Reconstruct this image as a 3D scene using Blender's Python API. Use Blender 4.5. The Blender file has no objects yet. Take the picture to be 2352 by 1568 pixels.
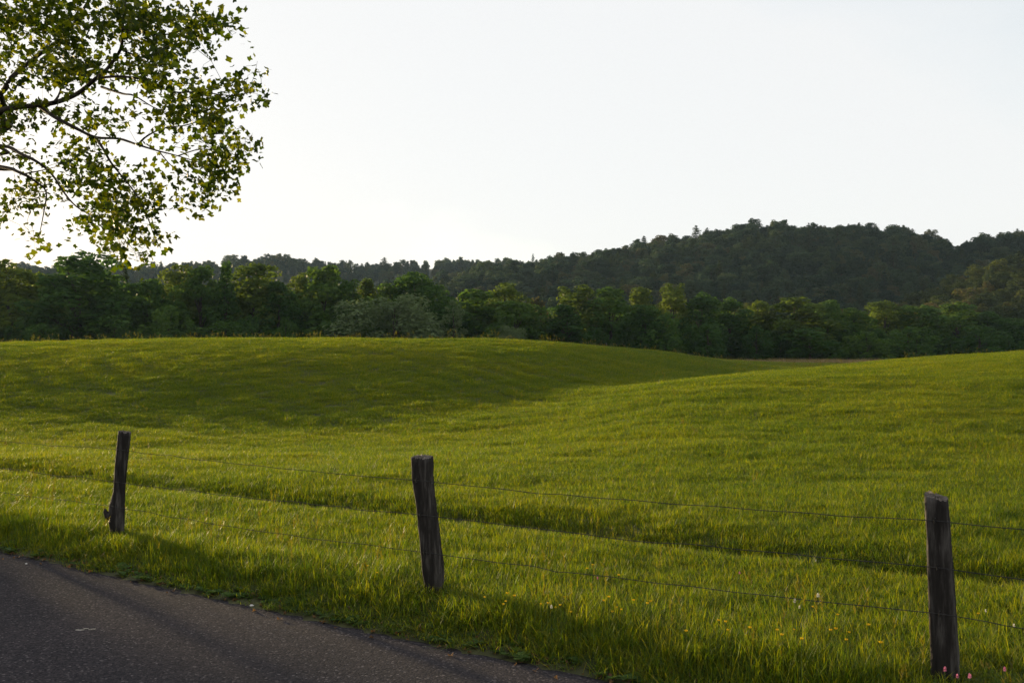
import bpy, math, random
import numpy as np
from mathutils import Vector, Matrix, Euler

random.seed(7)
rng = np.random.default_rng(11)
scene = bpy.context.scene
R = math.radians

# ------------------------------------------------------------------ camera
CAM_H = 1.685
FPX = 2287.0                     # focal length in pixels of a 2352 px wide frame (35 mm)
PITCH = math.atan(47 / FPX)
cam_data = bpy.data.cameras.new('camera')
cam_data.lens = 35.0
cam_data.sensor_width = 36.0
cam_data.clip_start = 0.05
cam_data.clip_end = 12000
cam = bpy.data.objects.new('camera', cam_data)
scene.collection.objects.link(cam)
cam.location = (0, 0, CAM_H)
cam.rotation_euler = (math.pi / 2 + PITCH, 0, 0)
scene.camera = cam

# ------------------------------------------------------------------ sky and sun
SUN_EL = 6.6
SUN_AZ = -42.0                   # degrees from the view direction (+Y), negative = left
world = bpy.data.worlds.new('World')
scene.world = world
world.use_nodes = True
wn, wl = world.node_tree.nodes, world.node_tree.links
wn.clear()
w_out = wn.new('ShaderNodeOutputWorld')
w_bg = wn.new('ShaderNodeBackground')
w_bg.inputs['Strength'].default_value = 0.0545
sky = wn.new('ShaderNodeTexSky')
sky.sky_type = 'NISHITA'
sky.sun_disc = False
sky.sun_elevation = R(SUN_EL)
sky.sun_rotation = R(SUN_AZ)
sky.altitude = 400
sky.air_density = 1.0
sky.dust_density = 2.0
sky.ozone_density = 1.0
# thin high cloud veil, broken by a few soft bluish gaps
w_tc = wn.new('ShaderNodeTexCoord')
w_map = wn.new('ShaderNodeMapping')
w_map.inputs['Scale'].default_value = (1.0, 1.0, 2.2)
w_map.inputs['Location'].default_value = (0.35, 0.1, 0.0)
w_noise = wn.new('ShaderNodeTexNoise')
w_noise.inputs['Scale'].default_value = 1.6
w_noise.inputs['Detail'].default_value = 5
w_noise.inputs['Roughness'].default_value = 0.5
w_ramp = wn.new('ShaderNodeValToRGB')
w_ramp.color_ramp.elements[0].position = 0.34
w_ramp.color_ramp.elements[0].color = (0.66, 0.66, 0.66, 1)
w_ramp.color_ramp.elements[1].position = 0.52
w_ramp.color_ramp.elements[1].color = (0.93, 0.93, 0.93, 1)
w_mix = wn.new('ShaderNodeMix')
w_mix.data_type = 'RGBA'
w_mix.inputs['B'].default_value = (6.95, 6.95, 6.95, 1)
wl.new(w_tc.outputs['Generated'], w_map.inputs['Vector'])
wl.new(w_map.outputs['Vector'], w_noise.inputs['Vector'])
wl.new(w_noise.outputs['Fac'], w_ramp.inputs['Fac'])
wl.new(w_ramp.outputs['Color'], w_mix.inputs['Factor'])
w_gain = wn.new('ShaderNodeMix')
w_gain.data_type = 'RGBA'
w_gain.blend_type = 'MULTIPLY'
w_gain.inputs['Factor'].default_value = 1.0
w_gain.inputs['B'].default_value = (2.6, 2.6, 2.6, 1)
w_gain.clamp_result = False
wl.new(sky.outputs['Color'], w_gain.inputs['A'])
wl.new(w_gain.outputs['Result'], w_mix.inputs['A'])
wl.new(w_mix.outputs['Result'], w_bg.inputs['Color'])
wl.new(w_bg.outputs['Background'], w_out.inputs['Surface'])

sun_data = bpy.data.lights.new('sun', 'SUN')
sun_data.energy = 5.0
sun_data.angle = R(1.5)
sun_data.color = (1.0, 0.76, 0.42)
sun = bpy.data.objects.new('sun', sun_data)
scene.collection.objects.link(sun)
_sd = Vector((math.sin(R(SUN_AZ)) * math.cos(R(SUN_EL)), math.cos(R(SUN_AZ)) * math.cos(R(SUN_EL)), math.sin(R(SUN_EL))))
sun.rotation_euler = _sd.to_track_quat('Z', 'Y').to_euler()
sun.location = (-20, 20, 20)

scene.view_settings.view_transform = 'Standard'
scene.view_settings.look = 'None'
scene.view_settings.exposure = 1.3
scene.view_settings.gamma = 1.0
scene.cycles.use_denoising = True
scene.cycles.denoiser = 'OPENIMAGEDENOISE'
scene.cycles.denoising_input_passes = 'RGB_ALBEDO_NORMAL'
scene.cycles.denoising_prefilter = 'NONE'
scene.cycles.max_bounces = 6
scene.cycles.diffuse_bounces = 2
scene.cycles.transmission_bounces = 4
scene.cycles.volume_bounces = 0
scene.cycles.sample_clamp_indirect = 4.0
scene.cycles.volume_step_rate = 4.0


# ------------------------------------------------------------------ helpers
def link(o, parent=None):
    scene.collection.objects.link(o)
    if parent is not None:
        o.parent = parent
    return o


def tag(o, label=None, category=None, group=None, kind=None):
    if label:
        o['label'] = label
    if category:
        o['category'] = category
    if group:
        o['group'] = group
    if kind:
        o['kind'] = kind
    return o


def np_mesh(name, V, F, mats=(), smooth=False, attrs=None):
    """V (n,3), F (m,k) all with k corners (or a list of such arrays)."""
    me = bpy.data.meshes.new(name)
    V = np.asarray(V, dtype=np.float32)
    Fs = [np.asarray(f, dtype=np.int32) for f in (F if isinstance(F, (list, tuple)) else [F]) if len(f)]
    me.vertices.add(len(V))
    me.vertices.foreach_set('co', V.ravel())
    idx = np.concatenate([f.ravel() for f in Fs])
    cnt = np.concatenate([np.full(len(f), f.shape[1], dtype=np.int32) for f in Fs])
    start = np.concatenate([[0], np.cumsum(cnt)[:-1]]).astype(np.int32)
    me.loops.add(len(idx))
    me.loops.foreach_set('vertex_index', idx)
    me.polygons.add(len(cnt))
    me.polygons.foreach_set('loop_start', start)
    me.polygons.foreach_set('loop_total', cnt)
    if smooth:
        me.polygons.foreach_set('use_smooth', np.ones(len(cnt), dtype=bool))
    for k, (dom, arr) in (attrs or {}).items():
        a = me.attributes.new(k, 'FLOAT', dom)
        a.data.foreach_set('value', np.asarray(arr, dtype=np.float32))
    for m in mats:
        me.materials.append(m)
    me.update(calc_edges=True)
    me.validate()
    return me


def ray_pt(px, py, Y):
    """Point at depth Y on the line of sight of a place measured in the photograph."""
    dx, dy = (px - 1176.0) / FPX, (784.0 - py) / FPX
    d = np.array([dx, math.cos(PITCH) - dy * math.sin(PITCH), math.sin(PITCH) + dy * math.cos(PITCH)])
    s = Y / d[1]
    return np.array([d[0] * s, Y, CAM_H + d[2] * s])


def vnoise(x, y, seed=0):
    """smooth 2-D value noise in 0..1 (numpy)."""
    xi, yi = np.floor(x).astype(np.int64), np.floor(y).astype(np.int64)
    fx, fy = x - xi, y - yi
    fx, fy = fx * fx * (3 - 2 * fx), fy * fy * (3 - 2 * fy)

    def h(a, b):
        n = (a * 374761393 + b * 668265263 + seed * 1442695041) & 0xFFFFFFFF
        n = ((n ^ (n >> 13)) * 1274126177) & 0xFFFFFFFF
        return ((n ^ (n >> 16)) & 0xFFFF) / 65535.0
    return (h(xi, yi) * (1 - fx) + h(xi + 1, yi) * fx) * (1 - fy) + (h(xi, yi + 1) * (1 - fx) + h(xi + 1, yi + 1) * fx) * fy


def fbm(x, y, seed=0, oct=3):
    s, a, t = 0, 1.0, 0
    for k in range(oct):
        s = s + a * vnoise(x * 2 ** k, y * 2 ** k, seed + k * 17)
        t += a
        a *= 0.5
    return s / t


def hermite(xs, Z, q, axis_first=True):
    """cubic interpolation along the first axis of table Z at knots xs; q (n,), returns (n, ...)"""
    xs = np.asarray(xs, float)
    m = np.zeros_like(Z)
    dx = np.diff(xs)
    sl = np.diff(Z, axis=0) / dx[:, None]
    m[1:-1] = (sl[:-1] * dx[1:, None] + sl[1:] * dx[:-1, None]) / (dx[1:] + dx[:-1])[:, None]
    m[0], m[-1] = sl[0], sl[-1]
    q = np.clip(q, xs[0], xs[-1])
    i = np.clip(np.searchsorted(xs, q) - 1, 0, len(xs) - 2)
    h = dx[i]
    s = ((q - xs[i]) / h)[:, None]
    h = h[:, None]
    return ((2 * s**3 - 3 * s**2 + 1) * Z[i] + (s**3 - 2 * s**2 + s) * h * m[i]
            + (-2 * s**3 + 3 * s**2) * Z[i + 1] + (s**3 - s**2) * h * m[i + 1])


# ------------------------------------------------------------------ materials
def new_mat(name):
    m = bpy.data.materials.new(name)
    m.use_nodes = True
    m.node_tree.nodes.clear()
    return m, m.node_tree.nodes, m.node_tree.links


def ramp(nodes, stops):
    r = nodes.new('ShaderNodeValToRGB')
    els = r.color_ramp.elements
    while len(els) < len(stops):
        els.new(0.5)
    for e, (p, c) in zip(els, stops):
        e.position = p
        e.color = (*c, 1)
    return r


def leaf_material(name, stops, trans_gain=(1.6, 1.5, 0.9), trans=0.45, rough=0.6, spec=0.04, noise_scale=0.12,
                  w_attr=0.5, w_obj=0.3, w_noise=0.4, tip=None):
    """foliage: colour from a ramp driven by per-piece, per-object and patchy world variation; partly translucent."""
    m, n, l = new_mat(name)
    out = n.new('ShaderNodeOutputMaterial')
    at = n.new('ShaderNodeAttribute')
    at.attribute_name = 'rnd'
    oi = n.new('ShaderNodeObjectInfo')
    geo = n.new('ShaderNodeNewGeometry')
    nz = n.new('ShaderNodeTexNoise')
    nz.inputs['Scale'].default_value = noise_scale
    nz.inputs['Detail'].default_value = 3
    l.new(geo.outputs['Position'], nz.inputs['Vector'])

    def mul(sock, f):
        k = n.new('ShaderNodeMath')
        k.operation = 'MULTIPLY'
        l.new(sock, k.inputs[0])
        k.inputs[1].default_value = f
        return k.outputs[0]

    def add(a, b):
        k = n.new('ShaderNodeMath')
        k.operation = 'ADD'
        l.new(a, k.inputs[0])
        if isinstance(b, float):
            k.inputs[1].default_value = b
        else:
            l.new(b, k.inputs[1])
        return k.outputs[0]
    v = add(add(mul(at.outputs['Fac'], w_attr), mul(oi.outputs['Random'], w_obj)), mul(nz.outputs['Fac'], w_noise))
    v = add(v, -0.5 * (w_attr + w_obj + w_noise) + 0.5)
    r = ramp(n, stops)
    l.new(v, r.inputs['Fac'])
    col = r.outputs['Color']
    if tip is not None:
        ta = n.new('ShaderNodeAttribute')
        ta.attribute_name = 'tip'
        mx = n.new('ShaderNodeMix')
        mx.data_type = 'RGBA'
        l.new(ta.outputs['Fac'], mx.inputs['Factor'])
        l.new(col, mx.inputs['A'])
        mx.inputs['B'].default_value = (*tip, 1)
        col = mx.outputs['Result']
    p = n.new('ShaderNodeBsdfPrincipled')
    p.inputs['Roughness'].default_value = rough
    p.inputs['Specular IOR Level'].default_value = spec
    l.new(col, p.inputs['Base Color'])
    g = n.new('ShaderNodeMix')
    g.data_type = 'RGBA'
    g.blend_type = 'MULTIPLY'
    g.inputs['Factor'].default_value = 1.0
    l.new(col, g.inputs['A'])
    g.inputs['B'].default_value = (*trans_gain, 1)
    t = n.new('ShaderNodeBsdfTranslucent')
    l.new(g.outputs['Result'], t.inputs['Color'])
    ms = n.new('ShaderNodeMixShader')
    ms.inputs['Fac'].default_value = trans
    l.new(p.outputs['BSDF'], ms.inputs[1])
    l.new(t.outputs['BSDF'], ms.inputs[2])
    l.new(ms.outputs['Shader'], out.inputs['Surface'])
    return m


def rough_material(name, stops, scale=6.0, stretch=(1, 1, 1), rough=0.85, bump=0.4, bump_scale=None, detail=8, spec=0.2,
                   coord='Object', dist=0.01):
    m, n, l = new_mat(name)
    out = n.new('ShaderNodeOutputMaterial')
    p = n.new('ShaderNodeBsdfPrincipled')
    p.inputs['Roughness'].default_value = rough
    p.inputs['Specular IOR Level'].default_value = spec
    tc = n.new('ShaderNodeTexCoord')
    mp = n.new('ShaderNodeMapping')
    mp.inputs['Scale'].default_value = stretch
    l.new(tc.outputs[coord], mp.inputs['Vector'])
    nz = n.new('ShaderNodeTexNoise')
    nz.inputs['Scale'].default_value = scale
    nz.inputs['Detail'].default_value = detail
    nz.inputs['Roughness'].default_value = 0.65
    l.new(mp.outputs['Vector'], nz.inputs['Vector'])
    r = ramp(n, stops)
    l.new(nz.outputs['Fac'], r.inputs['Fac'])
    l.new(r.outputs['Color'], p.inputs['Base Color'])
    nb = n.new('ShaderNodeTexNoise')
    nb.inputs['Scale'].default_value = bump_scale or scale * 3
    nb.inputs['Detail'].default_value = 6
    l.new(mp.outputs['Vector'], nb.inputs['Vector'])
    b = n.new('ShaderNodeBump')
    b.inputs['Strength'].default_value = bump
    b.inputs['Distance'].default_value = dist
    l.new(nb.outputs['Fac'], b.inputs['Height'])
    l.new(b.outputs['Normal'], p.inputs['Normal'])
    l.new(p.outputs['BSDF'], out.inputs['Surface'])
    return m


def asphalt_material():
    m, n, l = new_mat('asphalt')
    out = n.new('ShaderNodeOutputMaterial')
    p = n.new('ShaderNodeBsdfPrincipled')
    p.inputs['Roughness'].default_value = 0.95
    p.inputs['Specular IOR Level'].default_value = 0.02
    tc = n.new('ShaderNodeTexCoord')
    big = n.new('ShaderNodeTexNoise')
    big.inputs['Scale'].default_value = 0.55
    big.inputs['Detail'].default_value = 5
    l.new(tc.outputs['Object'], big.inputs['Vector'])
    r1 = ramp(n, [(0.3, (0.027, 0.027, 0.031)), (0.7, (0.040, 0.037, 0.041))])
    l.new(big.outputs['Fac'], r1.inputs['Fac'])
    vo = n.new('ShaderNodeTexVoronoi')
    vo.inputs['Scale'].default_value = 85
    l.new(tc.outputs['Object'], vo.inputs['Vector'])
    sep = n.new('ShaderNodeSeparateColor')
    l.new(vo.outputs['Color'], sep.inputs['Color'])
    r2 = ramp(n, [(0.0, (0.55, 0.55, 0.58)), (0.55, (1.0, 0.98, 0.97)), (0.93, (1.35, 1.25, 1.2)), (1.0, (3.2, 3.0, 2.8))])
    l.new(sep.outputs['Red'], r2.inputs['Fac'])
    mx = n.new('ShaderNodeMix')
    mx.data_type = 'RGBA'
    mx.blend_type = 'MULTIPLY'
    mx.inputs['Factor'].default_value = 1
    l.new(r1.outputs['Color'], mx.inputs['A'])
    l.new(r2.outputs['Color'], mx.inputs['B'])
    l.new(mx.outputs['Result'], p.inputs['Base Color'])
    b = n.new('ShaderNodeBump')
    b.inputs['Strength'].default_value = 0.6
    b.inputs['Distance'].default_value = 0.004
    inv = n.new('ShaderNodeMath')
    inv.operation = 'SUBTRACT'
    inv.inputs[0].default_value = 1.0
    l.new(vo.outputs['Distance'], inv.inputs[1])
    l.new(inv.outputs[0], b.inputs['Height'])
    l.new(b.outputs['Normal'], p.inputs['Normal'])
    l.new(p.outputs['BSDF'], out.inputs['Surface'])
    return m


M = {}
M['soil'] = rough_material('pasture_soil', [(0.3, (0.022, 0.026, 0.010)), (0.7, (0.050, 0.052, 0.018))], scale=1.2, bump=0.5, dist=0.05)
M['forest_floor'] = rough_material('forest_floor', [(0.3, (0.012, 0.018, 0.008)), (0.7, (0.03, 0.035, 0.015))], scale=0.3, bump=0.3, dist=0.1)
M['asphalt'] = asphalt_material()
M['wood'] = rough_material('weathered_wood', [(0.3, (0.006, 0.005, 0.0045)), (0.5, (0.020, 0.017, 0.015)), (0.70, (0.085, 0.077, 0.070))],
                           scale=9, stretch=(2.4, 2.4, 0.3), bump=1.0, bump_scale=14, rough=0.9, dist=0.012)
M['wood_end'] = rough_material('weathered_end_grain', [(0.3, (0.05, 0.042, 0.036)), (0.7, (0.15, 0.13, 0.115))], scale=30, bump=0.8, rough=0.95)
M['bark'] = rough_material('bark', [(0.3, (0.018, 0.014, 0.010)), (0.7, (0.07, 0.055, 0.042))], scale=5, stretch=(3, 3, 0.5), bump=0.9, rough=0.95, dist=0.03)
M['pale_bark'] = rough_material('pale_bark', [(0.3, (0.14, 0.13, 0.115)), (0.7, (0.32, 0.30, 0.27))], scale=3, bump=0.5)
M['wire'] = rough_material('wire_steel', [(0.4, (0.018, 0.019, 0.02)), (0.6, (0.04, 0.038, 0.036))], scale=40, rough=0.75, bump=0.1, spec=0.15)
M['grass'] = leaf_material('grass_blades', [(0.0, (0.024, 0.056, 0.009)), (0.35, (0.055, 0.098, 0.009)), (0.65, (0.104, 0.132, 0.008)), (1.0, (0.178, 0.170, 0.012))],
                           trans_gain=(1.97, 1.8, 0.25), trans=0.52, rough=0.55, spec=0.17, noise_scale=0.14, w_attr=0.75, w_obj=0.3, w_noise=0.7, tip=(0.085, 0.08, 0.022))
M['dry_grass'] = leaf_material('dry_grass', [(0.0, (0.13, 0.10, 0.05)), (1.0, (0.30, 0.23, 0.12))], trans_gain=(1.2, 1.1, 0.9), trans=0.4)
M['seed'] = leaf_material('seed_heads', [(0.0, (0.10, 0.085, 0.04)), (1.0, (0.22, 0.18, 0.09))], trans_gain=(1.2, 1.1, 0.9), trans=0.4)
M['weed'] = leaf_material('broad_weeds', [(0.0, (0.03, 0.065, 0.018)), (1.0, (0.075, 0.12, 0.03))], trans=0.35)
M['litter'] = leaf_material('leaf_litter', [(0.0, (0.05, 0.03, 0.018)), (0.6, (0.14, 0.08, 0.04)), (1.0, (0.28, 0.18, 0.09))], trans=0.25, w_attr=0.9, w_obj=0, w_noise=0)
M['tulip'] = leaf_material('tulip_leaves', [(0.0, (0.011, 0.026, 0.004)), (0.45, (0.027, 0.048, 0.005)), (0.75, (0.068, 0.086, 0.005)), (1.0, (0.13, 0.140, 0.008))],
                           trans_gain=(2.4, 2.1, 0.45), trans=0.48, rough=0.5, spec=0.12, noise_scale=1.2, w_attr=0.7, w_obj=0.1, w_noise=0.5)
M['deep'] = leaf_material('deep_foliage', [(0.0, (0.018, 0.046, 0.012)), (0.5, (0.034, 0.076, 0.016)), (1.0, (0.060, 0.108, 0.020))], noise_scale=0.25)
M['mid'] = leaf_material('mid_foliage', [(0.0, (0.026, 0.062, 0.013)), (0.5, (0.046, 0.094, 0.018)), (1.0, (0.078, 0.128, 0.022))], noise_scale=0.25)
M['olive'] = leaf_material('olive_foliage', [(0.0, (0.038, 0.066, 0.012)), (0.5, (0.066, 0.102, 0.016)), (1.0, (0.105, 0.136, 0.020))], noise_scale=0.25)
M['silver'] = leaf_material('silver_foliage', [(0.0, (0.070, 0.105, 0.045)), (0.5, (0.108, 0.152, 0.066)), (1.0, (0.155, 0.195, 0.09))], trans_gain=(1.1, 1.1, 0.8), trans=0.4, noise_scale=0.25)
M['pine'] = leaf_material('pine_needles', [(0.0, (0.014, 0.028, 0.012)), (0.5, (0.028, 0.048, 0.020)), (1.0, (0.045, 0.066, 0.024))], trans=0.3, noise_scale=0.2)
M['rust'] = leaf_material('rusty_foliage', [(0.0, (0.030, 0.034, 0.014)), (0.5, (0.052, 0.052, 0.020)), (1.0, (0.078, 0.074, 0.024))], noise_scale=0.25)
M['hillwood'] = leaf_material('hill_foliage', [(0.0, (0.010, 0.027, 0.020)), (0.5, (0.023, 0.047, 0.030)), (0.85, (0.042, 0.069, 0.036)), (1.0, (0.060, 0.060, 0.034))],
                              trans=0.4, noise_scale=0.02, w_attr=0.3, w_obj=1.0, w_noise=0.3)
M['spurwood'] = leaf_material('spur_foliage', [(0.0, (0.020, 0.034, 0.012)), (0.5, (0.040, 0.058, 0.018)), (0.85, (0.066, 0.082, 0.020)), (1.0, (0.078, 0.066, 0.028))],
                              trans=0.4, noise_scale=0.02, w_attr=0.3, w_obj=1.0, w_noise=0.3)
M['yellow'] = leaf_material('yellow_petals', [(0.0, (0.50, 0.31, 0.01)), (1.0, (0.62, 0.40, 0.02))], trans_gain=(1, 1, 1), trans=0.3)
M['pink'] = leaf_material('pink_petals', [(0.0, (0.35, 0.08, 0.18)), (1.0, (0.55, 0.22, 0.34))], trans_gain=(1, 1, 1), trans=0.3)
M['white'] = leaf_material('white_petals', [(0.0, (0.40, 0.39, 0.35)), (1.0, (0.60, 0.58, 0.54))], trans_gain=(1, 1, 1), trans=0.3)
M['stone'] = rough_material('pale_stone', [(0.3, (0.35, 0.34, 0.32)), (0.7, (0.6, 0.58, 0.55))], scale=30, bump=0.3)

# ------------------------------------------------------------------ ground shape
RD_P0 = np.array([0.66, 5.54])           # a point on the road's far edge
RD_A = np.array([0.815, -0.579])         # along the road
RD_N = np.array([0.579, 0.815])          # from the road into the field

T_K = np.array([-0.9, -0.514, -0.34, -0.12, 0.054, 0.142, 0.229, 0.317, 0.404, 0.514, 0.9])
Y_K = np.array([0, 10, 18, 25, 30, 35, 40, 46, 52, 60, 70, 85, 110, 150, 220])
Z_K = np.array([
    [0, 0, -.15, -.42, -.30, .16, .80, 1.54, 2.20, 2.62, 2.55, 2.1, 1.5, 1.3, 1.2],
    [0, 0, -.15, -.45, -.32, .19, .86, 1.64, 2.31, 2.78, 2.72, 2.2, 1.5, 1.3, 1.2],
    [0, 0, -.15, -.46, -.34, .21, .92, 1.78, 2.48, 3.00, 2.92, 2.3, 1.6, 1.3, 1.2],
    [0, 0, -.14, -.42, -.30, .20, .90, 1.75, 2.46, 3.02, 2.95, 2.3, 1.6, 1.3, 1.2],
    [0, 0, -.08, -.08, .16, .34, .74, 1.42, 2.06, 2.66, 2.84, 2.3, 1.6, 1.3, 1.2],
    [0, 0, .00, .30, .62, .80, .76, .98, 1.35, 1.88, 2.38, 2.25, 1.6, 1.3, 1.2],
    [0, 0, .05, .48, .88, 1.15, 1.10, .92, .92, 1.08, 1.38, 1.70, 1.60, 1.35, 1.3],
    [0, 0, .10, .58, .98, 1.27, 1.42, 1.38, 1.18, 1.05, 1.08, 1.25, 1.42, 1.46, 1.4],
    [0, 0, .12, .64, 1.05, 1.38, 1.62, 1.76, 1.72, 1.45, 1.20, 1.15, 1.3, 1.4, 1.4],
    [0, 0, .14, .68, 1.14, 1.52, 1.86, 2.10, 2.12, 1.90, 1.5, 1.2, 1.2, 1.3, 1.4],
    [0, 0, .16, .72, 1.25, 1.70, 2.10, 2.45, 2.6, 2.5, 2.1, 1.6, 1.3, 1.3, 1.4]])


def ground_z(X, Y):
    X, Y = np.atleast_1d(np.asarray(X, float)), np.atleast_1d(np.asarray(Y, float))
    Yc = np.clip(Y, 6.0, 220.0)
    t = np.clip(X / Yc, -0.9, 0.9)
    # interpolate the table: along Y for every azimuth, then across azimuth
    zy = hermite(Y_K, Z_K.T.copy(), Yc)            # (n, nT)
    i = np.clip(np.searchsorted(T_K, t) - 1, 0, len(T_K) - 2)
    dx = np.diff(T_K)
    n = np.arange(len(t))
    sl = np.diff(zy, axis=1) / dx[None]
    mt = np.zeros_like(zy)
    mt[:, 1:-1] = (sl[:, :-1] * dx[None, 1:] + sl[:, 1:] * dx[None, :-1]) / (dx[1:] + dx[:-1])[None]
    mt[:, 0], mt[:, -1] = sl[:, 0], sl[:, -1]
    h = dx[i]
    s = (t - T_K[i]) / h
    z = ((2 * s**3 - 3 * s**2 + 1) * zy[n, i] + (s**3 - 2 * s**2 + s) * h * mt[n, i]
         + (-2 * s**3 + 3 * s**2) * zy[n, i + 1] + (s**3 - s**2) * h * mt[n, i + 1])
    u = (X - RD_P0[0]) * RD_N[0] + (Y - RD_P0[1]) * RD_N[1]
    v = (X - RD_P0[0]) * RD_A[0] + (Y - RD_P0[1]) * RD_A[1]
    # verge falling to the road
    sv = np.clip(u / 0.65, 0, 1)
    z = z - 0.10 * (1 - sv * sv * (3 - 2 * sv))
    z = np.where(u < 0, z - 0.03 * np.clip(-u / 0.1, 0, 1), z)
    # far verge of the road, behind the camera
    # old furrow running along the fence: steep near lip, long gentle far side
    wob = 0.25 * (fbm(v * 0.35, v * 0 + 3.1, 5) - 0.5)
    uu = u - 3.45 - wob - 0.006 * np.clip(-v, 0, 30) ** 1.35 * 0.25
    prof = np.where(uu < 0, np.exp(-(uu / 0.13) ** 2), np.exp(-(uu / 0.58) ** 2))
    brk = np.clip(0.45 + 1.1 * fbm(v * 0.3, v * 0 + 9.7, 8), 0.5, 1.1)
    z = z - 0.45 * prof * brk
    # fainter old furrows further up the field
    for u0, amp, w in ((10.2, .05, .5), (13.4, .07, .5), (16.5, .06, .6), (20.0, .05, .7), (24.5, .06, .8), (29.5, .06, .9)):
        q = u - u0 - 0.6 * (fbm(v * 0.1, v * 0 + u0, 21) - 0.5)
        z = z - amp * np.exp(-(q / w) ** 2) * np.clip(2.4 * fbm(v * 0.12, v * 0 + u0 * 2.3, 31) - 0.8, 0, 1.2)
    fade = np.clip((u - 0.5) / 4, 0, 1)
    z = z + fade * (0.14 * (fbm(X * 0.22, Y * 0.22, 41) - 0.5) + 0.07 * (fbm(X * 0.9, Y * 0.9, 43) - 0.5))
    return z


def uv_of(X, Y):
    return ((X - RD_P0[0]) * RD_N[0] + (Y - RD_P0[1]) * RD_N[1], (X - RD_P0[0]) * RD_A[0] + (Y - RD_P0[1]) * RD_A[1])


def xy_of(u, v):
    return (RD_P0[0] + u * RD_N[0] + v * RD_A[0], RD_P0[1] + u * RD_N[1] + v * RD_A[1])


gx = np.concatenate([[-4000, -2500, -1500, -900, -600, -400, -300], np.linspace(-240, -75, 24), np.linspace(-70, -15, 70),
                     np.arange(-14.5, 12.5, 0.16), np.linspace(13, 70, 75), np.linspace(75, 240, 24), [300, 400, 600, 900, 1500, 2500, 4000]])
gy = np.concatenate([[-4000, -1500, -600, -250, -100, -40, -20], np.linspace(-12, 2, 12), np.arange(2.5, 21, 0.16),
                     np.linspace(21.4, 100, 170), np.linspace(103, 230, 36), [260, 320, 450, 700, 1100, 1800, 2800, 4500]])
GX, GY = np.meshgrid(gx, gy)
GZ = ground_z(GX.ravel(), GY.ravel())
nx, ny = len(gx), len(gy)
ii = (np.arange(ny - 1)[:, None] * nx + np.arange(nx - 1)[None]).ravel()
ground = bpy.data.objects.new('ground', np_mesh('ground', np.c_[GX.ravel(), GY.ravel(), GZ], np.c_[ii, ii + 1, ii + nx + 1, ii + nx], [M['soil']], smooth=True))
tag(link(ground), 'rolling pasture ground rising to two low grassy swells', 'ground', kind='structure')

# ------------------------------------------------------------------ road
vs = np.arange(-40, 30, 0.12)
edge = 0.05 * (fbm(vs * 0.9, vs * 0 + 1.5, 51) - 0.5) + 0.05 * (fbm(vs * 4.1, vs * 0 + 1.5, 52) - 0.5)
us = [-6.4, -5, -3.6, -2.2, -1.0, -0.35, -0.08, 0.0, 0.03]
V = []
for k, u in enumerate(us):
    uu = u + (edge if k >= 5 else 0)
    X, Y = xy_of(uu, vs)
    crown = 0.03 * (1 - ((u + 3.2) / 3.2) ** 2) - 0.1
    V.append(np.c_[X, Y, np.full_like(X, crown + (0.0 if k < len(us) - 1 else -0.06))])
V = np.concatenate(V)
nv = len(vs)
ii = (np.arange(len(us) - 1)[:, None] * nv + np.arange(nv - 1)[None]).ravel()
road = bpy.data.objects.new('road', np_mesh('road', V, np.c_[ii, ii + nv, ii + nv + 1, ii + 1][:, ::-1], [M['asphalt']], smooth=False))
tag(link(road), 'dark grey asphalt country lane', 'road', kind='structure')


def road_z(u):
    return 0.03 * (1 - ((u + 3.2) / 3.2) ** 2) - 0.1


# pale smear and specks on the asphalt
def road_at(px, py):
    d = ray_pt(px, py, 1.0) - np.array([0, 0, CAM_H])
    s = (-0.08 - CAM_H) / d[2]
    return np.array([d[0] * s, d[1] * s])


def splat(name, px, py, size, mat, n=14, seed=0):
    r2 = random.Random(seed)
    c = road_at(px, py)
    u, v = uv_of(c[0], c[1])
    vs_, fs = [], []
    for b in range(7):
        ox, oy = (r2.gauss(0, size * 0.5), r2.gauss(0, size * 0.2)) if b else (0, 0)
        rr = size * (0.5 if b == 0 else r2.uniform(0.08, 0.3))
        k0 = len(vs_)
        for a in range(n):
            th = 2 * math.pi * a / n
            q = rr * r2.uniform(0.55, 1.1)
            vs_.append((c[0] + ox + q * math.cos(th), c[1] + oy + 0.6 * q * math.sin(th), road_z(u) + 0.003 + 0.0006 * b))
        fs.append(tuple(range(k0, k0 + n)))
    me = bpy.data.meshes.new(name)
    me.from_pydata(vs_, [], fs)
    me.materials.append(mat)
    o = bpy.data.objects.new(name, me)
    link(o, road)
    return o


M['smear'] = rough_material('pale_smear', [(0.35, (0.09, 0.085, 0.08)), (0.65, (0.34, 0.32, 0.29))], scale=25, bump=0.2)
splat('smear', 186, 1446, 0.075, M['smear'], seed=4)
splat('smear', 193, 1332, 0.03, M['smear'], seed=9)


# ------------------------------------------------------------------ foliage prototypes
def tube(pts, radii, n=8, V=None, F=None):
    """tapered tube through pts; appends to V (list), F (list of quads)"""
    pts = [np.asarray(p, float) for p in pts]
    up = np.array([0.13, 0.21, 0.97])
    base = len(V)
    for i, p in enumerate(pts):
        d = pts[min(i + 1, len(pts) - 1)] - pts[max(i - 1, 0)]
        d = d / (np.linalg.norm(d) + 1e-9)
        a = np.cross(d, up if abs(d @ up) < 0.95 else np.array([1., 0, 0]))
        a /= np.linalg.norm(a)
        b = np.cross(d, a)
        for k in range(n):
            th = 2 * math.pi * k / n
            V.append(p + radii[i] * (math.cos(th) * a + math.sin(th) * b))
    for i in range(len(pts) - 1):
        for k in range(n):
            F.append((base + i * n + k, base + i * n + (k + 1) % n, base + (i + 1) * n + (k + 1) % n, base + (i + 1) * n + k))
    return V, F


def rand_unit(n, r):
    v = r.normal(size=(n, 3))
    return v / np.linalg.norm(v, axis=1)[:, None]


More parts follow.
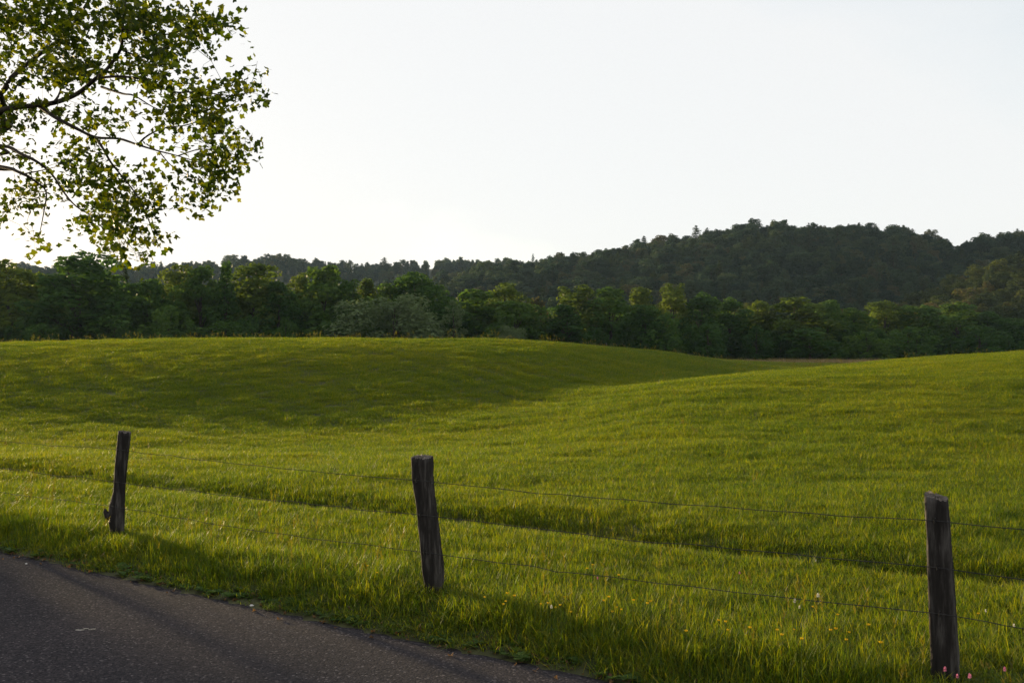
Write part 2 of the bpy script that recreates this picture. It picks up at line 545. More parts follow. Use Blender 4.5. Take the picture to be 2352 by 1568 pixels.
def leaf_quads(C, N, size, r, aspect=0.62):
    """small rhombic leaf-clump faces at centres C with normals N."""
    n = len(C)
    a = np.cross(N, rand_unit(n, r))
    a /= np.linalg.norm(a, axis=1)[:, None] + 1e-9
    b = np.cross(N, a)
    s = (size * r.uniform(0.6, 1.35, n))[:, None]
    bend = N * s * 0.25
    V = np.stack([C - a * s, C - b * s * aspect + bend * 0.6, C + a * s, C + b * s * aspect + bend], 1).reshape(-1, 3)
    F = np.arange(4 * n).reshape(n, 4)
    return V, F


def crown_mesh(name, lobes, per_area, leaf, mat, seed, inner=0.4, up=0.12, flat=1.05):
    r = np.random.default_rng(seed)
    Vs, Fs, A, off = [], [], [], 0
    for (cx, cy, cz, rad) in lobes:
        n = int(per_area * rad * rad)
        d = rand_unit(n, r)
        d[:, 2] = np.where(d[:, 2] < -0.7, -d[:, 2], d[:, 2])
        rr = rad * (1 - inner * r.random(n) ** 1.6) * (1 + 0.16 * np.sin(7 * d[:, 0] + cx) * np.sin(6 * d[:, 2] + cz))
        C = np.array([cx, cy, cz]) + d * rr[:, None] * np.array([1, 1, flat])
        N = d + 0.75 * rand_unit(n, r) + np.array([0, 0, up])
        N /= np.linalg.norm(N, axis=1)[:, None]
        V, F = leaf_quads(C, N, leaf, r)
        Vs.append(V)
        Fs.append(F + off)
        off += len(V)
        A.append(np.clip(r.normal(0.5 + 0.18 * math.sin(cx * 3 + cz), 0.22, n), 0, 1))
    return np_mesh(name, np.concatenate(Vs), np.concatenate(Fs), [mat], attrs={'rnd': ('FACE', np.concatenate(A))})


def broadleaf(seed, H, Rr, base=0.18, shape='oval', leaf=0.33, dens=56, nl=46, mat='mid', lob=(0.2, 0.36)):
    """returns trunk mesh, crown mesh for a tree of height H with crown radius Rr."""
    rr = random.Random(seed)
    lobes = []
    for k in range(nl):
        f = (k + 0.5) / nl
        zf = base + (1 - base) * (0.06 + 0.9 * f)
        if shape == 'oval':
            prof = math.sin(math.pi * min(1, 0.18 + 0.8 * f)) ** 0.6
        elif shape == 'cone':
            prof = (1.02 - f) ** 0.75
        elif shape == 'dome':
            prof = math.sqrt(max(0.02, 1 - (max(0, f - 0.25) / 0.78) ** 2))
        else:
            prof = 0.55 + 0.45 * math.sin(math.pi * f)
        a = k * 2.39996 + rr.uniform(-.5, .5)
        rad = Rr * rr.uniform(*lob) * (0.75 + 0.35 * prof)
        q = Rr * prof * rr.uniform(0.35, 1.0)
        zf = min(1.0, zf + rr.uniform(-.05, .05))
        lobes.append((q * math.cos(a), q * math.sin(a), min(H * zf, H - rad * 0.75), rad))
    # finer sprays that break the outline
    for k in range(nl // 2):
        c = rr.choice(lobes)
        a = rr.uniform(0, 6.28)
        s = c[3] * rr.uniform(0.3, 0.5)
        lobes.append((c[0] + c[3] * 0.9 * math.cos(a), c[1] + c[3] * 0.9 * math.sin(a), min(c[2] + c[3] * rr.uniform(0.1, 0.8), H * 0.99), s))
    V, F = [], []
    tr = 0.016 * H
    tp = [(rr.uniform(-.02, .02) * H * i / 6, rr.uniform(-.02, .02) * H * i / 6, H * 0.86 * i / 6) for i in range(7)]
    tube(tp, [tr * (1.25 - 1.1 * i / 6) + 0.01 for i in range(7)], 8, V, F)
    for k in range(9):
        c = lobes[int((k + 0.5) / 9 * nl)]
        z0 = max(H * 0.12, c[2] * 0.62)
        i = min(5, int(z0 / (H * 0.86) * 6))
        s = np.array(tp[i])
        s[2] = z0
        tube([s, (s + np.array(c[:3])) / 2 + np.array([0, 0, 0.2]), np.array(c[:3])], [tr * .45, tr * .28, tr * .08], 5, V, F)
    tm = np_mesh('trunk', np.array(V), np.array(F), [M['bark']], smooth=True)
    cm = crown_mesh('crown', lobes, dens, leaf, M[mat], seed + 100)
    return tm, cm


def pine(seed, H, Rr, mat='pine', tiers=11, leaf=0.42, ragged=0.4, dens=15):
    rr = random.Random(seed)
    r = np.random.default_rng(seed)
    V, F = [], []
    tube([(0, 0, 0), (0, 0, H * 0.5), (0, 0, H * 0.97)], [0.016 * H, 0.011 * H, 0.015], 7, V, F)
    C, N = [], []
    for k in range(tiers):
        f = k / (tiers - 1)
        z = H * (0.22 + 0.76 * f)
        L = Rr * (1 - f) ** 0.8 * (1 - ragged * rr.random()) + 0.25
        nb = rr.randint(5, 7)
        for b in range(nb):
            a = 6.283 * b / nb + rr.uniform(-.4, .4)
            ll = L * rr.uniform(0.6, 1.15)
            e = np.array([ll * math.cos(a), ll * math.sin(a), z + ll * rr.uniform(0.0, 0.35)])
            s = np.array([0, 0, z])
            tube([s, e], [0.03 + 0.006 * ll, 0.012], 4, V, F)
            n = int(dens * ll) + 6
            q = r.random(n) ** 0.7
            p = s + (e - s) * q[:, None]
            w = 0.16 * ll + 0.2
            p += r.normal(size=(n, 3)) * np.array([w, w, 0.42]) * (0.5 + 0.5 * q[:, None])
            C.append(p)
            nn = np.array([0, 0, 1.0]) + 0.7 * rand_unit(n, r)
            N.append(nn / np.linalg.norm(nn, axis=1)[:, None])
    C, N = np.concatenate(C), np.concatenate(N)
    LV, LF = leaf_quads(C, N, leaf, r, 0.4)
    tm = np_mesh('trunk', np.array(V), np.array(F), [M['bark']], smooth=True)
    cm = np_mesh('crown', LV, LF, [M[mat]], attrs={'rnd': ('FACE', r.random(len(LF)))})
    return tm, cm


# kind -> list of (trunk, crown, height, radius)
PROTO = {}


def protos(kind, builds):
    PROTO[kind] = builds


protos('oval', [(*broadleaf(s, 18, 4.6, 0.10, 'oval', mat=m), 18, 4.6) for s, m in ((1, 'mid'), (2, 'deep'), (3, 'deep'), (21, 'mid'), (22, 'deep'), (23, 'deep'))])
protos('olive', [(*broadleaf(s, 18, 4.6, 0.12, sh, mat='olive'), 18, 4.6) for s, sh in ((4, 'oval'), (5, 'cone'), (24, 'dome'), (25, 'oval'))])
protos('dome', [(*broadleaf(s, 15, 5.4, 0.08, 'dome', mat=m), 15, 5.4) for s, m in ((6, 'mid'), (7, 'deep'), (26, 'mid'), (27, 'deep'))])
protos('cone', [(*broadleaf(8, 18, 4.0, 0.06, 'cone', mat='deep', nl=40), 18, 4.0)])
protos('silver', [(*broadleaf(9, 10, 5.2, 0.05, 'dome', leaf=0.2, dens=95, nl=40, mat='silver', lob=(0.2, 0.34)), 10, 5.2)])
protos('pale', [(*broadleaf(10, 12, 3.0, 0.05, 'oval', leaf=0.2, dens=100, nl=26, mat='silver'), 12, 3.0)])
protos('shrub', [(*broadleaf(s, 6, 2.6, 0.02, 'dome', leaf=0.2, dens=110, nl=20, mat=m), 6, 2.6) for s, m in ((11, 'mid'), (12, 'deep'), (13, 'rust'))])
protos('pine', [(*pine(s, 20, 4.0, m), 20, 4.0) for s, m in ((14, 'pine'), (15, 'pine'), (16, 'rust'))])
protos('rust', [(*broadleaf(17, 9, 2.6, 0.05, 'oval', mat='rust', dens=80), 9, 2.6)])


def make_tree(name, kind, var, X, Y, H, Rr, rot, label, category='tree', group=None):
    tm, cm, h0, r0 = PROTO[kind][var % len(PROTO[kind])]
    e = bpy.data.objects.new(name, None)
    e.empty_display_size = 0.5
    link(e)
    e.location = (X, Y, float(ground_z(X, Y)[0]) - 0.15)
    e.rotation_euler = (0, 0, rot)
    e.scale = (Rr / r0 * random.uniform(.88, 1.12), Rr / r0 * random.uniform(.88, 1.12), H / h0)
    link(bpy.data.objects.new('trunk', tm), e)
    link(bpy.data.objects.new('crown', cm), e)
    tag(e, label, category, group)
    return e


# ------------------------------------------------------------------ instancing of uncountable stuff
def scatter(name, P, rot, scl, idx, meshes, label, category, seed=0):
    """one stuff object: prototype meshes placed on the vertices of a point mesh with geometry nodes."""
    col = bpy.data.collections.new(name + '_sources')
    for k, me in enumerate(meshes):
        o = bpy.data.objects.new('%s_source_%02d' % (name, k), me)
        col.objects.link(o)
    me = bpy.data.meshes.new(name)
    n = len(P)
    me.vertices.add(n)
    me.vertices.foreach_set('co', np.asarray(P, np.float32).ravel())
    a = me.attributes.new('rot', 'FLOAT_VECTOR', 'POINT')
    a.data.foreach_set('vector', np.asarray(rot, np.float32).ravel())
    a = me.attributes.new('scl', 'FLOAT_VECTOR', 'POINT')
    a.data.foreach_set('vector', np.asarray(scl, np.float32).ravel())
    a = me.attributes.new('pick', 'INT', 'POINT')
    a.data.foreach_set('value', np.asarray(idx, np.int32))
    ob = bpy.data.objects.new(name, me)
    link(ob)
    ng = bpy.data.node_groups.new(name + '_scatter', 'GeometryNodeTree')
    ng.interface.new_socket('Geometry', in_out='INPUT', socket_type='NodeSocketGeometry')
    ng.interface.new_socket('Geometry', in_out='OUTPUT', socket_type='NodeSocketGeometry')
    N, L = ng.nodes, ng.links
    gi, go = N.new('NodeGroupInput'), N.new('NodeGroupOutput')
    ci = N.new('GeometryNodeCollectionInfo')
    ci.inputs['Collection'].default_value = col
    ci.inputs['Separate Children'].default_value = True
    ci.inputs['Reset Children'].default_value = True
    iop = N.new('GeometryNodeInstanceOnPoints')
    iop.inputs['Pick Instance'].default_value = True

    def named(nm, ty):
        k = N.new('GeometryNodeInputNamedAttribute')
        k.data_type = ty
        k.inputs['Name'].default_value = nm
        return k.outputs['Attribute']
    L.new(gi.outputs[0], iop.inputs['Points'])
    L.new(ci.outputs[0], iop.inputs['Instance'])
    L.new(named('pick', 'INT'), iop.inputs['Instance Index'])
    L.new(named('rot', 'FLOAT_VECTOR'), iop.inputs['Rotation'])
    L.new(named('scl', 'FLOAT_VECTOR'), iop.inputs['Scale'])
    L.new(iop.outputs[0], go.inputs[0])
    md = ob.modifiers.new('scatter', 'NODES')
    md.node_group = ng
    tag(ob, label, category, kind='stuff')
    return ob


def join_np(me_a, me_b, name):
    """one mesh of a trunk and a crown, for far woods."""
    def arr(me):
        v = np.zeros(len(me.vertices) * 3, np.float32)
        me.vertices.foreach_get('co', v)
        f = np.zeros(len(me.loops), np.int32)
        me.loops.foreach_get('vertex_index', f)
        return v.reshape(-1, 3), f.reshape(-1, 4)
    va, fa = arr(me_a)
    vb, fb = arr(me_b)
    at = np.zeros(len(fb), np.float32)
    me_b.attributes['rnd'].data.foreach_get('value', at)
    me = np_mesh(name, np.concatenate([va, vb]), np.concatenate([fa, fb + len(va)]), [M['bark']], attrs={'rnd': ('FACE', np.concatenate([np.zeros(len(fa)), at]))})
    return me, len(fa)


def wood_mesh(proto, mat, name):
    me, nt = join_np(proto[0], proto[1], name)
    me.materials.append(M[mat])
    mi = np.ones(len(me.polygons), np.int32)
    mi[:nt] = 0
    me.polygons.foreach_set('material_index', mi)
    return me


# ------------------------------------------------------------------ hills and their forest
def lut(pairs):
    xs, ys = zip(*pairs)
    return lambda q: np.interp(q, xs, ys)


RIDGES = [
    # skyline of the tree tops (photo columns -> rows), foot and crest distance, tree height
    ('distant_hill', lut([(-1400, 700), (-900, 690), (-250, 630), (0, 600), (240, 606), (400, 601), (520, 591), (640, 584), (700, 591), (860, 601), (940, 597), (1020, 588), (1080, 593),
                          (1230, 590), (1340, 584), (1500, 590), (2400, 620), (3300, 620)]), 520, 860, 14, 3600, -0.95, 0.65,
     'long hazy wooded ridge closing the valley behind the row of trees'),
    ('wooded_hill', lut([(-400, 780), (700, 690), (950, 640), (1190, 597), (1290, 587), (1400, 572), (1480, 550), (1600, 537), (1720, 512), (1830, 517), (1980, 515), (2100, 530),
                         (2200, 553), (2260, 548), (2352, 530), (2500, 500), (2900, 470), (3300, 470)]), 280, 540, 13, 4200, -0.35, 0.95,
     'broad dark wooded hill with a rounded top'),
    ('wooded_spur', lut([(1700, 830), (1950, 735), (2060, 690), (2150, 655), (2250, 612), (2352, 580), (2500, 540), (2800, 480), (3300, 440)]), 235, 330, 13, 900, 0.22, 0.95,
     'near wooded spur rising out of the frame beyond the grassy swell'),
]


def ridge_z(k, X, Y):
    nm, sky_row, d0, d1, th, cnt, t0, t1, lb = RIDGES[k]
    px = 1176 + FPX * X / np.maximum(Y, 1)
    zc = CAM_H + (831 - sky_row(px)) / FPX * d1 - th * (0.72 if k == 0 else 0.9)
    zc = np.maximum(zc, 0.0)
    f = np.clip((Y - d0) / (d1 - d0), 0, 1)
    s = f * f * (3 - 2 * f) * 0.55 + f * 0.45
    back = np.clip((Y - d1) / (d1 * 0.35), 0, 1)
    z = 0.6 + (zc - 0.6) * s * (1 - 0.75 * back * back)
    w = 4 * f * (1 - f)
    return z + w * 9 * (fbm(X / 45, Y / 45, 61 + k) - 0.5) * (1 if k else 1.6) + 3 * (fbm(X / 14, Y / 14, 71 + k) - 0.5)


wood_meshes = [wood_mesh(PROTO['oval'][0], 'hillwood', 'wood_a'), wood_mesh(PROTO['dome'][0], 'hillwood', 'wood_b'), wood_mesh(PROTO['dome'][1], 'hillwood', 'wood_c'),
               wood_mesh(PROTO['oval'][1], 'hillwood', 'wood_d'), wood_mesh(PROTO['pine'][0], 'pine', 'wood_e'), wood_mesh(PROTO['pine'][1], 'hillwood', 'wood_f')]

spur_meshes = [wood_mesh(PROTO['oval'][0], 'spurwood', 'spur_a'), wood_mesh(PROTO['dome'][0], 'spurwood', 'spur_b'), wood_mesh(PROTO['olive'][0], 'spurwood', 'spur_c'),
               wood_mesh(PROTO['oval'][2], 'spurwood', 'spur_d'), wood_mesh(PROTO['pine'][0], 'spurwood', 'spur_e'), wood_mesh(PROTO['pine'][1], 'pine', 'spur_f')]
for k, (nm, sky_row, d0, d1, th, cnt, t0, t1, lb) in enumerate(RIDGES):
    tt = np.linspace(t0, t1, 160)
    yy = np.linspace(d0, d1 * 1.35, 60)
    T, Yg = np.meshgrid(tt, yy)
    X = T * Yg
    Z = ridge_z(k, X.ravel(), Yg.ravel())
    a, b = len(tt), len(yy)
    ii = (np.arange(b - 1)[:, None] * a + np.arange(a - 1)[None]).ravel()
    o = bpy.data.objects.new(nm, np_mesh(nm, np.c_[X.ravel(), Yg.ravel(), Z], np.c_[ii, ii + 1, ii + a + 1, ii + a], [M['forest_floor']], smooth=True))
    tag(link(o), lb, 'hill', kind='structure')
    n = cnt
    Yp = np.sqrt(rng.uniform(d0 ** 2, (d1 * 1.06) ** 2, n))
    tp = rng.uniform(t0, t1, n)
    Xp = tp * Yp
    Zp = ridge_z(k, Xp, Yp) - 0.8
    pineish = (fbm(Xp / 60, Yp / 60, 91) + rng.normal(0, 0.16, n)) > (0.92 if k == 0 else 0.74)
    idx = np.where(pineish, rng.integers(4, 6, n), rng.integers(0, 4, n))
    hs = rng.uniform(0.62, 0.92, n) * th / 15.0
    big = rng.random(n) ** 2
    rs = (0.55 + 0.7 * big) * (0.85 if k == 0 else 1.0)
    hs *= (0.88 + 0.22 * big) * (0.82 if k == 0 else 1.0)
    scl = np.c_[rs, rs, hs]
    rot = np.c_[np.zeros(n), np.zeros(n), rng.uniform(0, 6.28, n)]
    scatter('forest', np.c_[Xp, Yp, Zp], rot, scl, idx, spur_meshes if k == 2 else wood_meshes,
            ['hazy blue-green forest covering the long distant ridge', 'dark mixed forest covering the broad rounded hill',
             'dark brownish-green forest covering the near spur'][k], 'forest')

# ------------------------------------------------------------------ the row of trees beyond the field


def tree_dist(px):
    return float(np.interp(px, [-400, 0, 500, 1000, 1500, 2000, 2352, 2800], [148, 150, 158, 168, 182, 196, 204, 214]))


def place_tree(name, kind, var, px, top, hw, off, label, group=None, category='tree'):
    Y = tree_dist(px) + off
    X = (px - 1176) / FPX * Y
    zb = float(ground_z(X, Y)[0])
    H = CAM_H + (831 - top) / FPX * Y - zb
    return make_tree(name, kind, var, X, Y, H, hw / FPX * Y, random.uniform(0, 6.28), label, category, group)


ROW = 'row of trees beyond the field'
TREES = [
    ('broadleaf_tree', 'olive', 0, 22, 600, 72, 4, 'olive-lit broad tree standing at the very edge of the tree row, below the overhanging leaves'),
    ('broadleaf_tree', 'olive', 1, 98, 628, 46, 6, 'small yellowish tree between the edge tree and the tallest dark tree'),
    ('broadleaf_tree', 'oval', 1, 182, 577, 92, -4, 'tallest dark tree, its loose open top touching the hanging leaves'),
    ('broadleaf_tree', 'oval', 2, 248, 618, 38, 6, 'narrow dark tree tucked against the tallest tree'),
    ('pine_tree', 'pine', 0, 287, 617, 27, 25, 'thin feathery pine rising behind low round trees'),
    ('broadleaf_tree', 'dome', 0, 338, 642, 58, 2, 'low round mid-green tree in front of the feathery pine'),
    ('broadleaf_tree', 'olive', 0, 402, 610, 56, 8, 'olive tree with a broad sunlit top next to the low round tree'),
    ('broadleaf_tree', 'oval', 0, 460, 606, 46, 3, 'upright green tree between the olive tree and a pointed tree'),
    ('broadleaf_tree', 'cone', 0, 517, 602, 40, 0, 'dark pointed conical tree standing above the row'),
    ('broadleaf_tree', 'olive', 1, 578, 605, 62, 4, 'sunlit tree with several peaks beside the pointed tree'),
    ('broadleaf_tree', 'oval', 2, 640, 642, 44, 2, 'dark lower tree filling the dip after the many-peaked tree'),
    ('broadleaf_tree', 'olive', 0, 692, 626, 38, 10, 'narrow yellow-topped tree before the tall rounded pair'),
    ('broadleaf_tree', 'oval', 0, 742, 611, 62, 5, 'tall tree with a yellow-lit rounded top'),
    ('broadleaf_tree', 'oval', 1, 800, 642, 40, 2, 'dark shorter tree beside the tall yellow-lit tree'),
    ('broadleaf_tree', 'olive', 1, 842, 641, 40, 8, 'slim sunlit tree rising behind the pale silvery tree'),
    ('broadleaf_tree', 'oval', 0, 893, 648, 42, 7, 'middle one of three green crowns behind the pale silvery tree'),
    ('broadleaf_tree', 'dome', 1, 952, 630, 66, 3, 'big round-topped dark green tree directly behind the silvery tree'),
    ('silvery_tree', 'silver', 0, 905, 682, 98, -12, 'wide pale silvery-green tree standing in front of the dark row'),
    ('pale_tree', 'pale', 0, 1041, 687, 32, -8, 'slender pale grey-green tree next to the wide silvery tree'),
    ('broadleaf_tree', 'oval', 0, 1092, 662, 58, 3, 'rounded green tree just past the slender pale tree'),
    ('broadleaf_tree', 'olive', 0, 1162, 650, 50, 8, 'upright sunlit tree in the middle of the row'),
    ('broadleaf_tree', 'dome', 0, 1182, 692, 58, -6, 'lower green tree in front of the upright sunlit one'),
    ('dark_tree', 'rust', 0, 1230, 684, 22, 12, 'small dark reddish tree in the dip of the tree row'),
    ('broadleaf_tree', 'olive', 0, 1322, 655, 56, 8, 'sunlit tree starting the second high stretch of the row'),
    ('broadleaf_tree', 'cone', 0, 1300, 700, 58, -8, 'conical green tree in front of the second high stretch'),
    ('broadleaf_tree', 'oval', 0, 1402, 656, 50, 6, 'green rounded crown beside the one starting the second high stretch'),
    ('broadleaf_tree', 'olive', 1, 1472, 661, 48, 5, 'broad crown left of the highest sunlit knob of the second stretch'),
    ('broadleaf_tree', 'olive', 0, 1547, 650, 38, 4, 'narrow sunlit knob that tops the second stretch'),
    ('broadleaf_tree', 'dome', 1, 1482, 702, 50, -8, 'low bushy grey-green tree in front of the second stretch'),
    ('broadleaf_tree', 'oval', 2, 1612, 671, 56, 2, 'dark tree sloping down after the sunlit knob'),
    ('broadleaf_tree', 'oval', 1, 1675, 684, 48, 5, 'very dark tree in the dip under the big hill'),
    ('broadleaf_tree', 'olive', 1, 1744, 690, 32, 6, 'slim pale yellow-green tree under the big hill'),
    ('broadleaf_tree', 'olive', 0, 1822, 684, 66, 2, 'large brightly sunlit tree under the big hill'),
    ('broadleaf_tree', 'dome', 0, 1902, 690, 52, 4, 'green round tree following the large brightly sunlit tree'),
    ('broadleaf_tree', 'oval', 0, 1962, 708, 46, 3, 'lower green tree above the gap between the two grassy swells'),
    ('broadleaf_tree', 'olive', 1, 2034, 692, 46, 6, 'sunlit tree at the foot of the near spur'),
    ('broadleaf_tree', 'dome', 0, 2112, 702, 58, 4, 'wide green tree at the foot of the near spur'),
    ('broadleaf_tree', 'oval', 0, 2200, 692, 54, 7, 'tall green tree before the brownish spur forest'),
    ('broadleaf_tree', 'dome', 1, 2268, 717, 50, 4, 'dark round tree above the far grassy swell'),
    ('broadleaf_tree', 'dome', 0, 2335, 732, 58, 2, 'last green tree of the row, cut by the frame edge'),
    ('bush', 'shrub', 0, 655, 730, 24, -14, 'small bright green sapling standing before the dark trunks'),
    ('bush', 'silver', 0, 1172, 747, 32, -14, 'small pale bush at the field edge below the middle of the row'),
    ('bush', 'shrub', 1, 262, 722, 58, -10, 'dark broad bush under the low round tree'),
    ('bush', 'shrub', 1, 92, 742, 52, -12, 'dark bush at the field edge under the small yellowish tree'),
    ('bush', 'shrub', 0, 385, 705, 50, -9, 'green bush under the olive tree'),
    ('bush', 'shrub', 1, 520, 738, 60, -11, 'low dark bush under the pointed tree'),
    ('bush', 'shrub', 1, 760, 735, 50, -11, 'dark bush under the tall yellow-lit tree'),
    ('bush', 'shrub', 0, 1525, 722, 44, -10, 'grey-green bush under the sunlit knob'),
    ('bush', 'shrub', 1, 1625, 742, 46, -10, 'dark bush under the sloping dark tree'),
    ('bush', 'shrub', 1, 1860, 752, 60, -10, 'dark bush under the large brightly sunlit tree'),
    ('bush', 'shrub', 0, 1992, 762, 50, -12, 'grey-green bush above the gap between the swells'),
    ('bush', 'shrub', 0, 2085, 752, 50, -11, 'bush below the wide green tree'),
    ('bush', 'shrub', 1, 2250, 747, 58, -12, 'broad dark bush below the dark round tree'),
]
for ti, (nm, kind, var, px, top, hw, off, lab) in enumerate(TREES):
    var += {'oval': 3, 'olive': 2, 'dome': 2}.get(kind, 0) * (ti % 2)
    place_tree(nm, kind, var, px, top, hw * 1.28, off, lab, ROW if 'tree' in nm else 'bushes along the tree row', 'bush' if nm == 'bush' else 'tree')

# bare pale snag at the field edge
V, F = [], []
tube([(0, 0, 0), (.1, 0, 1.4), (-.25, .1, 2.6), (-.2, 0, 3.6)], [.11, .08, .05, .02], 7, V, F)
tube([(.05, 0, 1.1), (.7, .1, 2.0), (.9, .2, 3.0)], [.06, .04, .012], 6, V, F)
tube([(-.2, .05, 2.3), (-.9, 0, 2.9), (-1.5, .1, 3.0)], [.045, .03, .01], 6, V, F)
Ys = tree_dist(1390) - 20
Xs = (1396 - 1176) / FPX * Ys
o = bpy.data.objects.new('dead_tree', np_mesh('dead_tree', np.array(V), np.array(F), [M['pale_bark']], smooth=True))
o.location = (Xs, Ys, float(ground_z(Xs, Ys)[0]) - 0.1)
tag(link(o), 'small bare whitish dead tree against the dark trunks', 'dead tree')

# leafy tree by the lane, further along and outside the frame, shading part of the asphalt
for (uu_, vv_, hh_, rr_, var_, lab_) in ((1.35, -25.0, 7.0, 2.7, 0, 'small leafy tree beside the lane beyond the frame edge'),
                                         (-9.5, -24.0, 8.5, 4.2, 1, 'broad leafy tree across the lane beyond the frame edge')):
    xx_, yy_ = xy_of(uu_, vv_)
    make_tree('lane_tree', 'dome', var_, float(xx_), float(yy_), hh_, rr_, 1.1, lab_, 'tree')

# thick wood behind the row, and dark undergrowth at its foot
n = 330
px = rng.uniform(-500, 2850, n)
Yb = np.array([tree_dist(p) for p in px]) + rng.uniform(16, 62, n)
Xb = (px - 1176) / FPX * Yb
top = np.interp(px, [-500, 0, 600, 1000, 1220, 1300, 1650, 2000, 2352, 2850], [650, 640, 655, 672, 715, 690, 708, 728, 738, 738]) + rng.uniform(8, 45, n)
zb = ground_z(Xb, Yb)
Hb = CAM_H + (831 - top) / FPX * Yb - zb
rs = rng.uniform(0.85, 1.2, n)
wm2 = [wood_mesh(PROTO['oval'][1], 'deep', 'row_a'), wood_mesh(PROTO['dome'][1], 'deep', 'row_b'), wood_mesh(PROTO['oval'][0], 'mid', 'row_c'), wood_mesh(PROTO['cone'][0], 'deep', 'row_d')]
h0 = np.array([18, 15, 18, 18])
idx = rng.integers(0, 4, n)
scatter('forest', np.c_[Xb, Yb, zb - 0.2], np.c_[np.zeros((n, 2)), rng.uniform(0, 6.28, n)], np.c_[rs, rs, Hb / h0[idx]], idx, wm2,
        'dark wood filling the space behind the row of trees', 'forest')
n = 420
px = rng.uniform(-500, 2850, n)
Yb = np.array([tree_dist(p) for p in px]) + rng.uniform(-6, 16, n)
Xb = (px - 1176) / FPX * Yb
zb = ground_z(Xb, Yb)
rs = rng.uniform(0.7, 1.2, n)
wm3 = [wood_mesh(PROTO['shrub'][1], 'deep', 'under_a'), wood_mesh(PROTO['shrub'][0], 'deep', 'under_b')]
scatter('undergrowth', np.c_[Xb, Yb, zb - 0.2], np.c_[np.zeros((n, 2)), rng.uniform(0, 6.28, n)], np.c_[rs, rs, rs * rng.uniform(0.7, 1.15, n)], rng.integers(0, 2, n), wm3,
        'dark undergrowth along the foot of the tree row', 'undergrowth')

# individual pines that stand out on the skyline
RIDGE_PINES = [(1, 1600, 517, 14, 'ragged pine on the shoulder of the big hill, first to break its skyline'), (1, 1625, 522, 12, 'smaller pine close behind the ragged shoulder pine'),
               (1, 1975, 510, 13, 'leftmost of three pines crowning the flat top of the big hill'), (1, 1998, 513, 11, 'middle of three pines crowning the flat top of the big hill'),
               (1, 2013, 513, 11, 'rightmost of three pines crowning the flat top of the big hill'), (1, 2078, 516, 14, 'pine where the big hill starts to fall towards the saddle'),
               (1, 2098, 524, 11, 'second pine where the big hill starts to fall'), (1, 2262, 543, 10, 'lone pine in the saddle of the big hill'),
               (1, 2300, 532, 14, 'pine on the skyline beyond the saddle'), (1, 1480, 541, 12, 'pine low on the rising shoulder of the big hill'),
               (0, 882, 590, 10, 'tall thin pine standing alone on the long distant ridge'), (1, 1290, 578, 9, 'small pine at the low end of the big hill'),
               (1, 2340, 524, 13, 'pine on the skyline cut by the frame edge')]
for k, px, top, hw, lab in RIDGE_PINES:
    Y = RIDGES[k][3] * 0.985
    X = (px - 1176) / FPX * Y
    zb = float(ridge_z(k, np.array([X]), np.array([Y]))[0])
    H = max(10.0, CAM_H + (831 - top) / FPX * Y - zb)
    tm, cm, hh, r0 = PROTO['pine'][random.randint(0, 1)]
    e = bpy.data.objects.new('pine_tree', None)
    link(e)
    e.location = (X, Y, zb - 0.3)
    e.scale = (hw / FPX * Y / r0 * 1.75,) * 2 + (H / hh,)
    e.rotation_euler = (0, 0, random.uniform(0, 6))
    link(bpy.data.objects.new('trunk', tm), e)
    link(bpy.data.objects.new('crown', cm), e)
    tag(e, lab, 'pine', 'pines on the skyline')


# ------------------------------------------------------------------ pasture grass
def clump(name, seed, nb, rad, h0, h1, w, lean=0.45, stalks=0, seedmat=None):
    r = np.random.default_rng(seed)
    V, Q, Tt, rn, tp = [], [], [], [], []

    def blade(p, h, wd, az, ln, curl, c, tcol):
        d = np.array([math.cos(az), math.sin(az), 0])
        s = np.array([-math.sin(az), math.cos(az), 0])
        k = len(V)
        for j, f in enumerate((0.0, 0.4, 0.75)):
            q = p + d * (ln * f + curl * f * f) * h + np.array([0, 0, h * f * (1 - 0.25 * (ln + curl) * f)])
            ww = wd * (1.0, 0.9, 0.6)[j]
            V.append(q - s * ww)
            V.append(q + s * ww)
        f = 1.0
        V.append(p + d * (ln + curl) * h + np.array([0, 0, h * (1 - 0.25 * (ln + curl))]))
        Q.append((k, k + 1, k + 3, k + 2))
        Q.append((k + 2, k + 3, k + 5, k + 4))
        Tt.append((k + 4, k + 5, k + 6))
        rn.append(c)
        tp.append(tcol)
    for i in range(nb):
        a, q = r.uniform(0, 6.283), rad * math.sqrt(r.random())
        p = np.array([q * math.cos(a), q * math.sin(a), -0.02])
        blade(p, r.uniform(h0, h1), w * r.uniform(0.7, 1.4), r.uniform(0, 6.283), abs(r.normal(0, lean * 0.5)), abs(r.normal(0.1, lean)), r.random(), 0.0 if r.random() < 0.96 else 0.7)
    for i in range(stalks):
        a, q = r.uniform(0, 6.283), rad * math.sqrt(r.random())
        p = np.array([q * math.cos(a), q * math.sin(a), -0.02])
        h, az, ln = r.uniform(h1 * 1.3, h1 * 2.1), r.uniform(0, 6.283), abs(r.normal(0, 0.15))
        blade(p, h, w * 0.45, az, ln, 0.1, 0.8, 0.4)
        d = np.array([math.cos(az), math.sin(az), 0])
        for j in range(9):
            f = 0.78 + 0.24 * j / 8
            c = p + d * (ln * f + 0.1 * f * f) * h + np.array([0, 0, h * f * (1 - 0.25 * (ln + .1) * f)])
            b = r.uniform(0, 6.283)
            blade(c, 0.035, 0.003, b, 0.5, 0.1, 0.9, 1.0)
    nq, nt = len(Q), len(Tt)
    rq = np.repeat(np.array(rn), 2)
    tq = np.repeat(np.array(tp), 2)
    return np_mesh(name, np.array(V), [np.array(Q), np.array(Tt)], [M['grass']],
                   attrs={'rnd': ('FACE', np.concatenate([rq, rn])), 'tip': ('FACE', np.concatenate([tq, tp]))})


